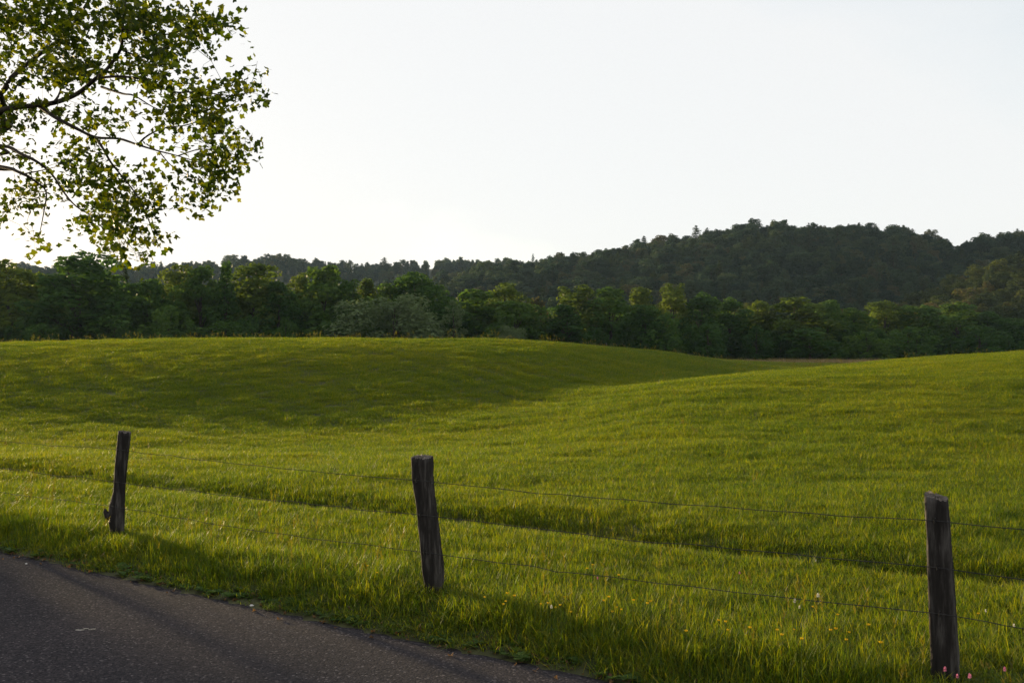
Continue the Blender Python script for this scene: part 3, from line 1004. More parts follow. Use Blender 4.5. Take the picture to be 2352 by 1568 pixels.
short = [clump('short_%d' % k, 200 + k, 72, 0.12, 0.045, 0.125, 0.0019) for k in range(6)]
lush = [clump('lush_%d' % k, 220 + k, 60, 0.13, 0.07, 0.175, 0.0021, 0.5) for k in range(4)]
stalky = [clump('stalky_%d' % k, 240 + k, 34, 0.12, 0.08, 0.19, 0.0021, 0.4, stalks=3) for k in range(3)]
GM = short + lush + stalky


def ground_normal(X, Y):
    e = 0.12
    z = ground_z(X, Y)
    gx_, gy_ = (ground_z(X + e, Y) - z) / e, (ground_z(X, Y + e) - z) / e
    return z, gx_, gy_


def grass_points(Y0, Y1, dens, n_over=None):
    """area-uniform random points in the seen wedge, thinned with distance"""
    A = 1.28 * (Y1 ** 2 - Y0 ** 2) / 2
    n = int(A * dens(Y0))
    Y = np.sqrt(rng.uniform(Y0 ** 2, Y1 ** 2, n))
    keep = rng.random(n) < dens(Y) / dens(Y0)
    Y = Y[keep]
    return rng.uniform(-0.64, 0.64, len(Y)) * Y, Y


dens = lambda Y: 170.0 * np.minimum(1.0, (9.0 / Y) ** 1.2)
Xg, Yg = [], []
for a, b in ((2.8, 11), (11, 18), (18, 30), (30, 48), (48, 75), (75, 130)):
    x, y = grass_points(a, b, dens)
    Xg.append(x)
    Yg.append(y)
Xg, Yg = np.concatenate(Xg), np.concatenate(Yg)
u, v = uv_of(Xg, Yg)
keep = u > 0.16 * fbm(v * 2.3, v * 0, 77) - 0.01
Xg, Yg, u, v = Xg[keep], Yg[keep], u[keep], v[keep]
n = len(Xg)
zg, sx, sy = ground_normal(Xg, Yg)
rnd = rng.random(n)
patch = fbm(Xg * 0.35, Yg * 0.35, 83)
pick = rng.integers(0, 6, n)
lushp = np.clip(np.exp(-((u - 0.55) / 0.5) ** 2) * 0.85 + (patch - 0.5) * 1.6, 0.04, 0.9)
pick = np.where(rnd < lushp, rng.integers(6, 10, n), pick)
stp = np.clip(0.0015 + 0.03 * np.exp(-((u - 0.7) / 0.45) ** 2) + 0.012 * (Yg > 52), 0, 1)
pick = np.where(rng.random(n) < stp, rng.integers(10, 13, n), pick)
wide = np.maximum(1.0, (Yg / 9.0) ** 0.52)
hh = (0.75 + 0.5 * fbm(Xg * 0.8, Yg * 0.8, 87)) * rng.uniform(0.8, 1.2, n) * np.where(u < 0.34, 0.30 + 0.7 * np.clip(u / 0.34, 0, 1), 1.0) * np.minimum(1.25, wide ** 0.25)
fur = np.exp(-((u - 3.65) / 0.35) ** 2)
drill = np.sin(6.283 * (0.83 * Xg + 0.56 * Yg) / 1.5 + 2.5 * fbm(Xg * 0.15, Yg * 0.15, 95)) * np.clip(3 * fbm(Xg * 0.12, Yg * 0.12, 97) - 1, 0, 1)
hh *= 1 + np.where((Yg > 27) & (Xg < 6), 0.42 * drill, 0)
hh *= 1 - 0.4 * fur
hh *= 1 + 0.4 * np.exp(-((u - 0.6) / 0.3) ** 2) * (2 * fbm(v * 1.1, u * 2 + 4, 89) - 0.5)
for _p in [(-3.81, 9.65), (-0.56, 7.21), (2.30, 5.32)]:
    _d = np.hypot(Xg - _p[0] - 0.10, Yg - _p[1] + 0.14)
    hh *= 1 - 0.55 * np.exp(-(_d / 0.3) ** 2)
scl = np.c_[wide * rng.uniform(0.85, 1.2, n), wide * rng.uniform(0.85, 1.2, n), hh]
rot = np.c_[np.arctan(sy) * 0.0, np.zeros(n), rng.uniform(0, 6.28, n)]
scatter('grass', np.c_[Xg, Yg, zg], rot, scl, pick, GM, 'long green pasture grass covering the field and the road verge', 'grass')
print('grass clumps', n)

# brown tall grass in the far gap, before the trees
n = 1500
Yb = rng.uniform(128, 176, n)
Xb = Yb * rng.uniform(0.02, 0.60, n)
zb = ground_z(Xb, Yb)
scatter('dry_grass', np.c_[Xb, Yb, zb], np.c_[np.zeros((n, 2)), rng.uniform(0, 6.28, n)], np.c_[np.full((n, 2), 6.0), rng.uniform(4.0, 7.5, n)], rng.integers(0, 3, n),
        [(lambda me: (me.materials.clear(), me.materials.append(M['dry_grass']), me)[2])(clump('dry_%d' % k, 260 + k, 40, 0.13, 0.08, 0.16, 0.002, 0.3)) for k in range(3)],
        'tall tan dry grass in the gap before the trees', 'dry grass')


# ------------------------------------------------------------------ verge weeds and leaf litter
def rosette(seed, nl, L, W, mat):
    r = np.random.default_rng(seed)
    V, F, A = [], [], []
    for k in range(nl):
        az, el, l, w = 6.283 * k / nl + r.uniform(-.3, .3), r.uniform(0.1, 0.8), L * r.uniform(.6, 1.1), W * r.uniform(.7, 1.1)
        d, s = np.array([math.cos(az), math.sin(az), 0]), np.array([-math.sin(az), math.cos(az), 0])
        b = len(V)
        for f, wf in ((0.1, .15), (0.4, .8), (0.7, 1.0), (0.9, .6)):
            c = d * l * f * math.cos(el * (1 - .4 * f)) + np.array([0, 0, l * math.sin(el) * f * (1.15 - 0.5 * f)])
            V += [c - s * w * wf + np.array([0, 0, .12 * w]), c, c + s * w * wf + np.array([0, 0, .12 * w])]
        V.append(d * l * math.cos(el * .6) + np.array([0, 0, l * math.sin(el) * .62]))
        for j in range(3):
            for i in range(2):
                F.append((b + 3 * j + i, b + 3 * j + i + 1, b + 3 * j + i + 4, b + 3 * j + i + 3))
        F.append((b + 9, b + 10, b + 12, b + 12))
        F.append((b + 10, b + 11, b + 12, b + 12))
        A += [r.random()] * 8
    Q = [f for f in F if f[2] != f[3]]
    T = [f[:3] for f in F if f[2] == f[3]]
    me = bpy.data.meshes.new('rosette')
    me.from_pydata([tuple(p) for p in V], [], Q + T)
    at = me.attributes.new('rnd', 'FLOAT', 'FACE')
    at.data.foreach_set('value', r.random(len(Q) + len(T)).astype(np.float32))
    me.materials.append(M[mat])
    return me


n = 420
vv = rng.uniform(-9, 5, n)
uu = np.abs(rng.normal(0.0, 0.16, n)) - 0.02
Xb, Yb = xy_of(uu, vv)
zb = np.where(uu < 0.03, -0.085, ground_z(Xb, Yb))
s = rng.uniform(0.22, 0.7, n)
scatter('weeds', np.c_[Xb, Yb, zb + 0.004], np.c_[rng.normal(0, .15, (n, 2)), rng.uniform(0, 6.28, n)], np.c_[s, s, s], rng.integers(0, 4, n),
        [rosette(300 + k, 5 + k, 0.10, 0.022 + 0.006 * k, 'weed') for k in range(4)], 'broad-leaved weeds creeping along the asphalt edge', 'weeds')


def dead_leaf(seed):
    r = np.random.default_rng(seed)
    V = [(0, 0, 0)]
    n = 9
    for k in range(n):
        th = 6.283 * k / n
        q = (0.034, 0.024)[k % 2] * r.uniform(.8, 1.2)
        V.append((q * math.cos(th), 0.7 * q * math.sin(th), 0.012 * math.cos(2 * th + r.uniform(0, .6)) + 0.008))
    me = bpy.data.meshes.new('dead_leaf')
    me.from_pydata(V, [], [(0, k + 1, (k + 1) % n + 1) for k in range(n)])
    at = me.attributes.new('rnd', 'FLOAT', 'FACE')
    at.data.foreach_set('value', np.full(n, r.random(), np.float32))
    me.materials.append(M['litter'])
    return me


n = 380
vv = rng.uniform(-9, 5, n)
uu = rng.normal(0.04, 0.09, n)
Xb, Yb = xy_of(uu, vv)
zb = np.where(uu < 0.05, -0.093, ground_z(Xb, Yb) + 0.01)
s = rng.uniform(0.3, 0.85, n)
scatter('leaf_litter', np.c_[Xb, Yb, zb + 0.004], np.c_[rng.normal(0, .3, (n, 2)), rng.uniform(0, 6.28, n)], np.c_[s, s, s], rng.integers(0, 6, n),
        [dead_leaf(330 + k) for k in range(6)], 'dry brown leaf litter along the asphalt edge', 'leaf litter')

# ------------------------------------------------------------------ wire fence
fence = bpy.data.objects.new('wire_fence', None)
link(fence)
tag(fence, 'old wooden post fence with three strands of wire along the lane', 'fence')


def fence_post(sections, name_label, seed, cut=(0, 0), nseg=14, square=0.6, groove=0.012, H=None):
    """sections: list of (z, cx, cy, half-width); an irregular split post with grooves and a tilted sawn top."""
    r = random.Random(seed)
    rows = 34
    zs, cxs, cys, hws = zip(*sections)
    V, F = [], []
    ph = [r.uniform(0, 6.28) for _ in range(6)]
    n = 48
    cracks = [(r.uniform(0, 6.28), r.uniform(0.03, 0.07), r.uniform(0.4, 1.0)) for _ in range(9)]
    for i in range(rows + 1):
        f = i / rows
        z = zs[0] + (zs[-1] - zs[0]) * f
        cx, cy, hw = np.interp(z, zs, cxs), np.interp(z, zs, cys), np.interp(z, zs, hws)
        for k in range(n):
            th = 2 * math.pi * k / n
            c, s = math.cos(th + 0.5), math.sin(th + 0.5)
            sq = 1 / max(abs(c), abs(s))
            rad = hw * 0.86 * ((1 - square) + square * min(sq, 1.34) * 0.93)
            rad *= 1 + 0.035 * math.sin(2 * th + ph[0] + z * 2) + 0.02 * math.sin(3 * th + ph[1] - z * 3) + 0.015 * math.sin(9 * z + 2 * th + ph[2])
            for (ct, cw, cd) in cracks:
                dd = (th - ct - 0.12 * math.sin(4 * z + ct) + math.pi) % (2 * math.pi) - math.pi
                rad -= groove * cd * math.exp(-(dd / cw) ** 2) * (0.5 + 0.5 * math.sin(3 * z + ct * 4))
            rad += r.uniform(-0.0022, 0.0022)
            x, y = cx + rad * math.cos(th), cy + rad * math.sin(th)
            zz = z
            if f > 0.93:
                g = (f - 0.93) / 0.07
                zz += g * (cut[0] * (x - cx) + cut[1] * (y - cy) + r.uniform(-0.008, 0.008))
            V.append((x, y, zz))
    for i in range(rows):
        for k in range(n):
            F.append((i * n + k, i * n + (k + 1) % n, (i + 1) * n + (k + 1) % n, (i + 1) * n + k))
    # rough sawn top: two inner rings
    base = rows * n
    cx, cy = cxs[-1], cys[-1]
    prev = [base + k for k in range(n)]
    for q in (0.6, 0.25):
        ring = []
        for k in range(n):
            x, y, z = V[base + k]
            ring.append(len(V))
            xx, yy = cx + (x - cx) * q, cy + (y - cy) * q
            V.append((xx, yy, zs[-1] + cut[0] * (xx - cx) + cut[1] * (yy - cy) + r.uniform(-0.006, 0.009)))
        for k in range(n):
            F.append((prev[k], prev[(k + 1) % n], ring[(k + 1) % n], ring[k]))
        prev = ring
    nf = len(F)
    F.append(tuple(prev))
    me = bpy.data.meshes.new('post')
    me.from_pydata(V, [], F)
    me.materials.append(M['wood'])
    me.materials.append(M['wood_end'])
    for i, p in enumerate(me.polygons):
        p.use_smooth = i < rows * n
        p.material_index = 1 if i >= rows * n else 0
    o = bpy.data.objects.new('post', me)
    link(o, fence)
    if name_label:
        o['label'] = name_label
    return o


POSTS = [  # x, y on the ground
    (-13.2, 16.55), (-10.3, 14.35), (-7.08, 12.05), (-3.81, 9.65), (-0.56, 7.21), (2.30, 5.32), (5.05, 3.35), (7.9, 1.35)]
POST_SHAPES = [
    ([(-.3, 0, 0, .07), (1.0, .02, 0, .065)], None, (.1, 0), .5),
    ([(-.3, 0, 0, .07), (1.0, -.02, 0, .065)], None, (0, .1), .5),
    ([(-.3, 0, 0, .07), (1.02, .02, 0, .068)], None, (.1, .1), .5),
    ([(-.3, .0, 0, .08), (0.05, .0, 0, .068), (0.18, -.015, 0, .086), (0.30, -.008, 0, .078), (0.42, .012, 0, .064), (0.7, .030, 0, .066), (1.01, .062, 0, .068)],
     'dark round post with a broken stub low on its side', (-.12, .05), .15),
    ([(-.3, .03, 0, .062), (0.02, .0, 0, .058), (0.16, -.005, 0, .073), (0.3, -.02, 0, .074), (0.6, -.055, 0, .070), (0.85, -.085, 0, .074), (1.0, -.09, 0, .078)],
     'squared grey post leaning slightly, in the middle of the view', (.02, .12), .95),
    ([(-.3, .0, 0, .088), (0.1, .0, 0, .084), (0.4, -.012, 0, .078), (0.7, -.025, 0, .072), (0.97, -.04, 0, .068)],
     'thick grey post with a chipped slanting top', (-.22, .25), .85),
    ([(-.3, 0, 0, .08), (1.0, .02, 0, .07)], None, (.1, 0), .5),
    ([(-.3, 0, 0, .08), (1.0, 0, 0, .07)], None, (.1, 0), .5)]
WIRE_H = [(.30, .55, .84)] * 3 + [(.305, .535, .845), (.325, .592, .838), (.365, .605, .85), (.35, .6, .85), (.35, .6, .85)]
post_objs = []
for k, ((x, y), (sec, lab, cut, sq)) in enumerate(zip(POSTS, POST_SHAPES)):
    o = fence_post(sec, lab, 400 + k, cut, square=sq)
    z0 = float(ground_z(x, y)[0])
    o.location = (x, y, 0.0 if abs(z0) < 0.08 else z0)
    post_objs.append(o)
# broken stub on the round post
V, F = [], []
tube([(-.03, -.02, .20), (-.085, -.03, .20), (-.108, -.03, .245), (-.112, -.028, .275)], [.045, .036, .022, .006], 9, V, F)
st = bpy.data.objects.new('stub', np_mesh('stub', np.array(V), np.array(F), [M['wood']], smooth=False))
link(st, post_objs[3])

for w in range(3):
    V, F = [], []
    pts = []
    r = random.Random(500 + w)
    for k in range(len(POSTS) - 1):
        (x0, y0), (x1, y1) = POSTS[k], POSTS[k + 1]

        def hook(j):
            sec = POST_SHAPES[j][0]
            zs, cxs, cys, hws = zip(*sec)
            h = WIRE_H[j][w]
            hw, cx = np.interp(h, zs, hws), np.interp(h, zs, cxs)
            return np.array([POSTS[j][0] + cx - RD_N[0] * hw * 1.0, POSTS[j][1] - RD_N[1] * hw * 1.0, post_objs[j].location.z + h])
        a, b = hook(k), hook(k + 1)
        m = 44
        sag = r.uniform(0.012, 0.03)
        ph = r.uniform(0, 6)
        kink = [(r.uniform(.1, .9), r.uniform(-.012, .012), r.uniform(.02, .06)) for _ in range(4)]
        for i in range(m):
            f = i / m
            p = a + (b - a) * f
            e = math.sin(math.pi * f)
            p[2] += -sag * 4 * f * (1 - f) + e * 0.0025 * math.sin(40 * f + ph) + sum(kk * math.exp(-((f - kf) / kw) ** 2) for kf, kk, kw in kink) * min(1, e * 3)
            pts.append(p)
    tube(pts, [0.0024] * len(pts), 5, V, F)
    o = bpy.data.objects.new('wire', np_mesh('wire', np.array(V), np.array(F), [M['wire']], smooth=True))
    link(o, fence)


# staples that hold the wires to the three posts in view
for j in (3, 4, 5):
    zs, cxs, cys, hws = zip(*POST_SHAPES[j][0])
    for w in range(3):
        h = WIRE_H[j][w]
        hw, cx = np.interp(h, zs, hws), np.interp(h, zs, cxs)
        c = np.array([cx - RD_N[0] * hw * 1.0, -RD_N[1] * hw * 1.0, h])
        V, F = [], []
        nn = np.array([RD_N[0], RD_N[1], 0])
        tube([c + nn * .03 + np.array([0, 0, .012]), c - nn * .006 + np.array([0, 0, .011]), c - nn * .009, c - nn * .006 - np.array([0, 0, .011]), c + nn * .03 - np.array([0, 0, .012])],
             [.0025] * 5, 5, V, F)
        link(bpy.data.objects.new('staple', np_mesh('staple', np.array(V), np.array(F), [M['wire']], smooth=True)), post_objs[j])


# ------------------------------------------------------------------ wild flowers along the fence
def flower_mesh(kind, seed):
    r = random.Random(seed)
    V, F, mi = [], [], []
    H = r.uniform(0.2, 0.32)
    lean = r.uniform(-.05, .05)
    q = []
    tube([(0, 0, 0), (lean * .4, 0, H * .5), (lean, 0, H)], [.0022, .0018, .0015], 4, V, q)
    F += q
    mi += [0] * len(q)
    top = np.array([lean, 0, H])
    if kind == 'buttercup':
        for k in range(5):
            a = 6.283 * k / 5
            d, s = np.array([math.cos(a), math.sin(a), 0]), np.array([-math.sin(a), math.cos(a), 0])
            b = len(V)
            V += [top, top + d * .008 - s * .006 + np.array([0, 0, .003]), top + d * .014 - s * .006 + np.array([0, 0, .009]), top + d * .014 + s * .006 + np.array([0, 0, .009]), top + d * .008 + s * .006 + np.array([0, 0, .003])]
            F.append((b, b + 1, b + 2, b + 3, b + 4))
            mi.append(1)
        nrm = 6
        b = len(V)
        for k in range(nrm):
            V.append(top + np.array([.004 * math.cos(k * 1.047), .004 * math.sin(k * 1.047), .004]))
        V.append(top + np.array([0, 0, .008]))
        for k in range(nrm):
            F.append((b + k, b + (k + 1) % nrm, b + 6))
            mi.append(1)
    else:
        # round clover head of many narrow florets
        for k in range(46):
            z = 1 - 1.7 * (k + .5) / 46
            a = k * 2.39996
            s = math.sqrt(max(0, 1 - z * z))
            d = np.array([s * math.cos(a), s * math.sin(a), z])
            t = np.cross(d, np.array([.3, .2, .9]))
            t /= np.linalg.norm(t)
            c = top + np.array([0, 0, .008])
            b = len(V)
            rr = .0135 * r.uniform(.85, 1.15)
            V += [c + d * .004, c + d * rr * .7 - t * .0026, c + d * rr, c + d * rr * .7 + t * .0026]
            F.append((b, b + 1, b + 2, b + 3))
            mi.append(1)
        # trefoil leaves
        for k in range(3):
            a = 2.094 * k
            d, s = np.array([math.cos(a), math.sin(a), .3]), np.array([-math.sin(a), math.cos(a), 0])
            b = len(V)
            c = np.array([lean * .6, 0, H * .6])
            V += [c, c + d * .016 - s * .009, c + d * .028, c + d * .016 + s * .009]
            F.append((b, b + 1, b + 2, b + 3))
            mi.append(0)
    me = bpy.data.meshes.new(kind)
    me.from_pydata([tuple(p) for p in V], [], F)
    at = me.attributes.new('rnd', 'FLOAT', 'FACE')
    at.data.foreach_set('value', np.array([r.random() for _ in F], np.float32))
    me.materials.append(M['weed'])
    me.materials.append(M[{'buttercup': 'yellow', 'pink_clover': 'pink', 'white_clover': 'white'}[kind]])
    me.polygons.foreach_set('material_index', np.array(mi, np.int32))
    return me, H


def ground_at(px, py, lift):
    """ground point whose spot `lift` metres above the ground shows at this place of the photograph"""
    d = ray_pt(px, py, 1.0) - np.array([0, 0, CAM_H])
    s = (lift - CAM_H) / d[2]
    for _ in range(12):
        s = (float(ground_z(d[0] * s, d[1] * s)[0]) + lift - CAM_H) / d[2]
    return d[0] * s, d[1] * s


FL = {k: [flower_mesh(k, 600 + i) for i in range(3)] for k in ('buttercup', 'pink_clover', 'white_clover')}
F0 = 1366 * 2352 / 4096          # photo column of the middle detail view
BUTTER = [(1110, 1372), (1163, 1381), (1178, 1370), (1245, 1388), (1157, 1388), (1168, 1362), (1258, 1387), (1275, 1394), (1295, 1371), (1290, 1390), (1400, 1372), (1410, 1404), (1420, 1393),
          (1428, 1400), (1385, 1380), (1452, 1376), (1310, 1405), (1346, 1306), (1362, 1298), (1420, 1322), (1490, 1385), (1495, 1378),
          (1574, 1450), (1668, 1446), (1720, 1441), (1784, 1447), (1826, 1447), (1840, 1470), (1910, 1448), (1925, 1446), (1952, 1452), (1942, 1470), (1992, 1437), (2024, 1472),
          (1925, 1412), (1870, 1394), (1663, 1428), (1650, 1425), (1800, 1456), (2250, 1410), (845, 1300), (868, 1315)]
WHITE = [(1834, 1396), (1880, 1370), (2262, 1404), (1268, 1397), (2330, 1440), (1876, 1214), (1830, 1384)]
PINK = [(2170, 1540, 'pink clover head close against the thick post'), (2310, 1540, 'pink clover head standing clear beside the thick post'), (2195, 1553, 'low pink clover head at the foot of the thick post'),
        (2222, 1556, 'second low pink clover head beyond the foot of the thick post'), (1373, 1330, 'small pale pink clover head under the lowest wire'), (1700, 1318, 'tiny pink clover head out in the field')]
for kind, pts, lab, grp in (('buttercup', BUTTER, 'small yellow buttercup in the grass below the wires', 'yellow buttercups in the grass'),
                            ('white_clover', WHITE, 'small white clover head in the grass near the fence', 'white clover heads in the grass'),
                            ('pink_clover', PINK, None, 'pink clover heads')):
    for i, p in enumerate(pts):
        me, H = FL[kind][i % 3]
        s = random.uniform(0.85, 1.2)
        x, y = ground_at(p[0], p[1], H * s)
        o = bpy.data.objects.new(kind, me)
        o.location = (x, y, float(ground_z(x, y)[0]))
        o.rotation_euler = (0, 0, random.uniform(0, 6.28))
        o.scale = (s * (0.62 if kind == 'buttercup' else 0.6),) * 2 + (s,)
        tag(link(o), lab or p[2], 'flower', grp)


# small pale stone at the road edge
def pebble(px, py, size, lab):
    c = road_at(px, py)
    u, v = uv_of(c[0], c[1])
    r = random.Random(int(px))
    V, F = [], []
    n, rows = 8, 5
    for i in range(rows + 1):
        ph = math.pi * i / rows
        for k in range(n):
            th = 6.283 * k / n
            q = size * r.uniform(.85, 1.15)
            V.append((q * math.sin(ph) * math.cos(th), .7 * q * math.sin(ph) * math.sin(th), .5 * q * math.cos(ph)))
    for i in range(rows):
        for k in range(n):
            F.append((i * n + k, i * n + (k + 1) % n, (i + 1) * n + (k + 1) % n, (i + 1) * n + k))
    me = bpy.data.meshes.new('pebble')
    me.from_pydata(V, [], F)
    me.materials.append(M['stone'])
    o = bpy.data.objects.new('pebble', me)
    o.location = (c[0], c[1], road_z(u) + size * .45)
    tag(link(o), lab, 'stone')


pebble(578, 1386, 0.016, 'small whitish stone on the asphalt edge beside the weeds')
pebble(60, 1291, 0.012, 'tiny grey stone on the asphalt near the frame edge')

# ------------------------------------------------------------------ overhanging roadside tree
TRUNK = np.array([-12.5, 6.6])
tulip = bpy.data.objects.new('roadside_tree', None)
tulip.location = (TRUNK[0], TRUNK[1], float(ground_z(*TRUNK)[0]))
link(tulip)
tag(tulip, 'leafy tree beside the lane whose branches hang into the view', 'tree')
T0 = np.array(tulip.location)
K = 0.4395                       # detail-view pixels -> photo pixels


def leaf_depth(zx):
    return float(np.interp(zx, [-600, 0, 700, 1400], [14.6, 12.6, 11.4, 10.5]))


def bp(zx, zy, dd=0.0):
    return ray_pt(zx * K, zy * K, leaf_depth(zx) + dd) - T0


BR = [  # polylines in the detail view, start radius, end radius, depth offset
    ([(-520, 900), (-260, 690), (0, 490), (40, 430), (110, 360), (200, 290), (330, 190), (430, 60), (520, -120)], .05, .012, .3),
    ([(-560, 950), (-280, 690), (0, 580), (150, 555), (280, 538), (400, 492), (500, 412), (560, 360), (630, 258), (640, 150), (655, 10), (700, -120)], .045, .01, 0),
    ([(210, 560), (300, 620), (400, 672), (500, 718), (620, 725), (720, 757), (830, 790), (930, 815), (1080, 862)], .028, .004, 0),
    ([(500, 718), (540, 780), (580, 850), (640, 925), (700, 1000), (760, 1110), (800, 1220)], .018, .004, -.1),
    ([(720, 757), (770, 710), (860, 670), (990, 650), (1130, 590), (1260, 520)], .013, .003, .1),
    ([(-520, 900), (-300, 790), (0, 762), (110, 805), (200, 850), (270, 910), (330, 1000), (400, 1080), (520, 1150), (640, 1240)], .03, .004, -.3),
    ([(-560, 950), (-260, 860), (0, 870), (120, 910), (180, 945), (240, 1000), (230, 1100), (205, 1230)], .03, .004, -.6),
    ([(120, 910), (220, 890), (300, 870)], .011, .003, -.6),
    ([(530, 455), (640, 490), (700, 500), (800, 560), (900, 600)], .016, .004, .2),
    ([(500, 412), (620, 400), (760, 420), (900, 480), (1050, 480), (1200, 500), (1330, 480)], .018, .003, -.2),
    ([(640, 150), (760, 170), (880, 180), (1000, 140), (1130, 130)], .016, .003, 0),
    ([(630, 258), (740, 300), (850, 300), (960, 260)], .014, .003, .3),
    ([(280, 538), (310, 490), (330, 400), (350, 300)], .02, .005, .2),
    ([(830, 790), (900, 870), (1000, 930), (1090, 1040)], .008, .002, .1),
    ([(930, 815), (1050, 780), (1200, 800), (1290, 850)], .008, .002, -.1),
    ([(1260, 520), (1320, 420), (1345, 320)], .004, .0015, .1),
    ([(640, 1240), (700, 1310), (720, 1370)], .004, .0015, -.3),
    ([(0, 580), (-20, 640), (60, 680), (150, 690)], .012, .003, 0),
    ([(240, 1000), (120, 1020), (40, 1080)], .006, .002, -.6)]
BLOBS = [  # x, y, rx, ry, leaves, depth spread
    (180, 90, 230, 120, 330), (350, 320, 190, 150, 330), (600, 90, 260, 110, 300), (860, 170, 210, 130, 190), (1110, 140, 130, 75, 80), (1210, 120, 45, 80, 22), (790, 330, 160, 110, 160),
    (930, 480, 190, 140, 210), (1000, 630, 230, 110, 190), (1200, 520, 190, 130, 80), (1335, 370, 55, 85, 22), (1385, 520, 40, 60, 14), (1160, 780, 180, 110, 130), (1300, 740, 60, 90, 18),
    (1080, 930, 130, 110, 90), (1095, 1060, 50, 55, 22), (560, 930, 180, 120, 170), (650, 1110, 220, 120, 250), (690, 1270, 190, 90, 110), (480, 1230, 90, 90, 36), (560, 1320, 110, 45, 20),
    (900, 930, 140, 130, 60), (110, 470, 140, 100, 80), (40, 650, 85, 85, 80), (190, 610, 140, 60, 40), (330, 800, 130, 110, 70), (80, 800, 110, 60, 30), (340, 960, 110, 100, 80),
    (100, 1000, 140, 60, 60), (50, 1110, 65, 60, 22), (205, 1080, 50, 90, 28), (180, 1215, 70, 60, 16), (215, 1310, 60, 50, 18), (560, 610, 90, 55, 24), (690, 620, 160, 50, 30),
    (450, 610, 160, 80, 60), (450, 790, 110, 90, 30), (1000, 30, 80, 40, 24), (40, 260, 130, 160, 100), (720, 1360, 40, 40, 8), (800, 1010, 80, 90, 36), (960, 1080, 50, 50, 12)]

_b = random.Random(31)
for _x in range(-900, -60, 150):          # the same crown going on beyond the frame edge
    for _y in range(-620, 1150, 190):
        BLOBS.append((_x + _b.uniform(-50, 50), _y + _b.uniform(-60, 60), 150, 120, int(_b.uniform(25, 75))))
for _x in range(60, 1100, 170):
    for _y in range(-620, -60, 190):
        if _x < 1000 + _y * 0.6:
            BLOBS.append((_x + _b.uniform(-50, 50), _y + _b.uniform(-60, 60), 150, 110, int(_b.uniform(30, 80))))

# trunk and limbs
V, F = [], []
tr = [(0, 0, -.3), (0, 0, .4), (.05, .02, 2.0), (.1, 0, 4.0), (0, .1, 7.0), (.1, 0, 10.5), (0, 0, 14.5)]
tube(tr, [.42, .33, .27, .24, .18, .11, .03], 16, V, F)
link(bpy.data.objects.new('trunk', np_mesh('trunk', np.array(V), np.array(F), [M['bark']], smooth=True)), tulip)
branch_pts = []


def smooth_line(p, sub=3):
    p = [np.array(q, float) for q in p]
    out = []
    for i in range(len(p) - 1):
        p0, p1, p2, p3 = p[max(i - 1, 0)], p[i], p[i + 1], p[min(i + 2, len(p) - 1)]
        for k in range(sub):
            t = k / sub
            out.append(0.5 * ((2 * p1) + (-p0 + p2) * t + (2 * p0 - 5 * p1 + 4 * p2 - p3) * t * t + (-p0 + 3 * p1 - 3 * p2 + p3) * t ** 3))
    out.append(p[-1])
    return out


for k, (pl, r0, r1, dd) in enumerate(BR):
    pts = [bp(x, y, dd + 0.25 * math.sin(1.7 * i + k)) for i, (x, y) in enumerate(pl)]
    if pl[0][0] < -400:
        pts[0] = np.array([0.05, 0, max(2.2, float(pts[0][2]) - 0.3)])
    pts = smooth_line(pts, 4)
    m = len(pts)
    V, F = [], []
    tube(pts, [r0 + (r1 - r0) * (i / (m - 1)) ** 0.8 for i in range(m)], 8, V, F)
    link(bpy.data.objects.new('branch', np_mesh('branch', np.array(V), np.array(F), [M['bark']], smooth=True)), tulip)
    branch_pts += pts
BP = np.array(branch_pts)

# lobed leaf outline (four-lobed, notched tip), folded along the midrib
LEAF_OUT = [(0, 0), (.20, .02), (.46, .12), (.40, .34), (.30, .46), (.44, .78), (.24, .84), (0, .72)]
LV = [(x, y, abs(x) * .28 - .12 * y * y) for x, y in LEAF_OUT] + [(-x, y, abs(x) * .28 - .12 * y * y) for x, y in LEAF_OUT[1:-1]]
LV.append((0, .38, -.02))
LV = np.array(LV)
_ring = list(range(8)) + list(range(13, 7, -1))
LFt = np.array([(14, _ring[k], _ring[(k + 1) % 14]) for k in range(14)])


def leaf_frames(P, r, size):
    n = len(P)
    y = rand_unit(n, r) * np.array([1, 1, .6]) + np.array([0.15, 0, -0.45])     # leaves droop from their stalks
    y /= np.linalg.norm(y, axis=1)[:, None]
    z = rand_unit(n, r) + np.array([0, 0, .7])
    x = np.cross(y, z)
    x /= np.linalg.norm(x, axis=1)[:, None]
    z = np.cross(x, y)
    s = size * r.uniform(.65, 1.2, n)
    return x, y, z, s


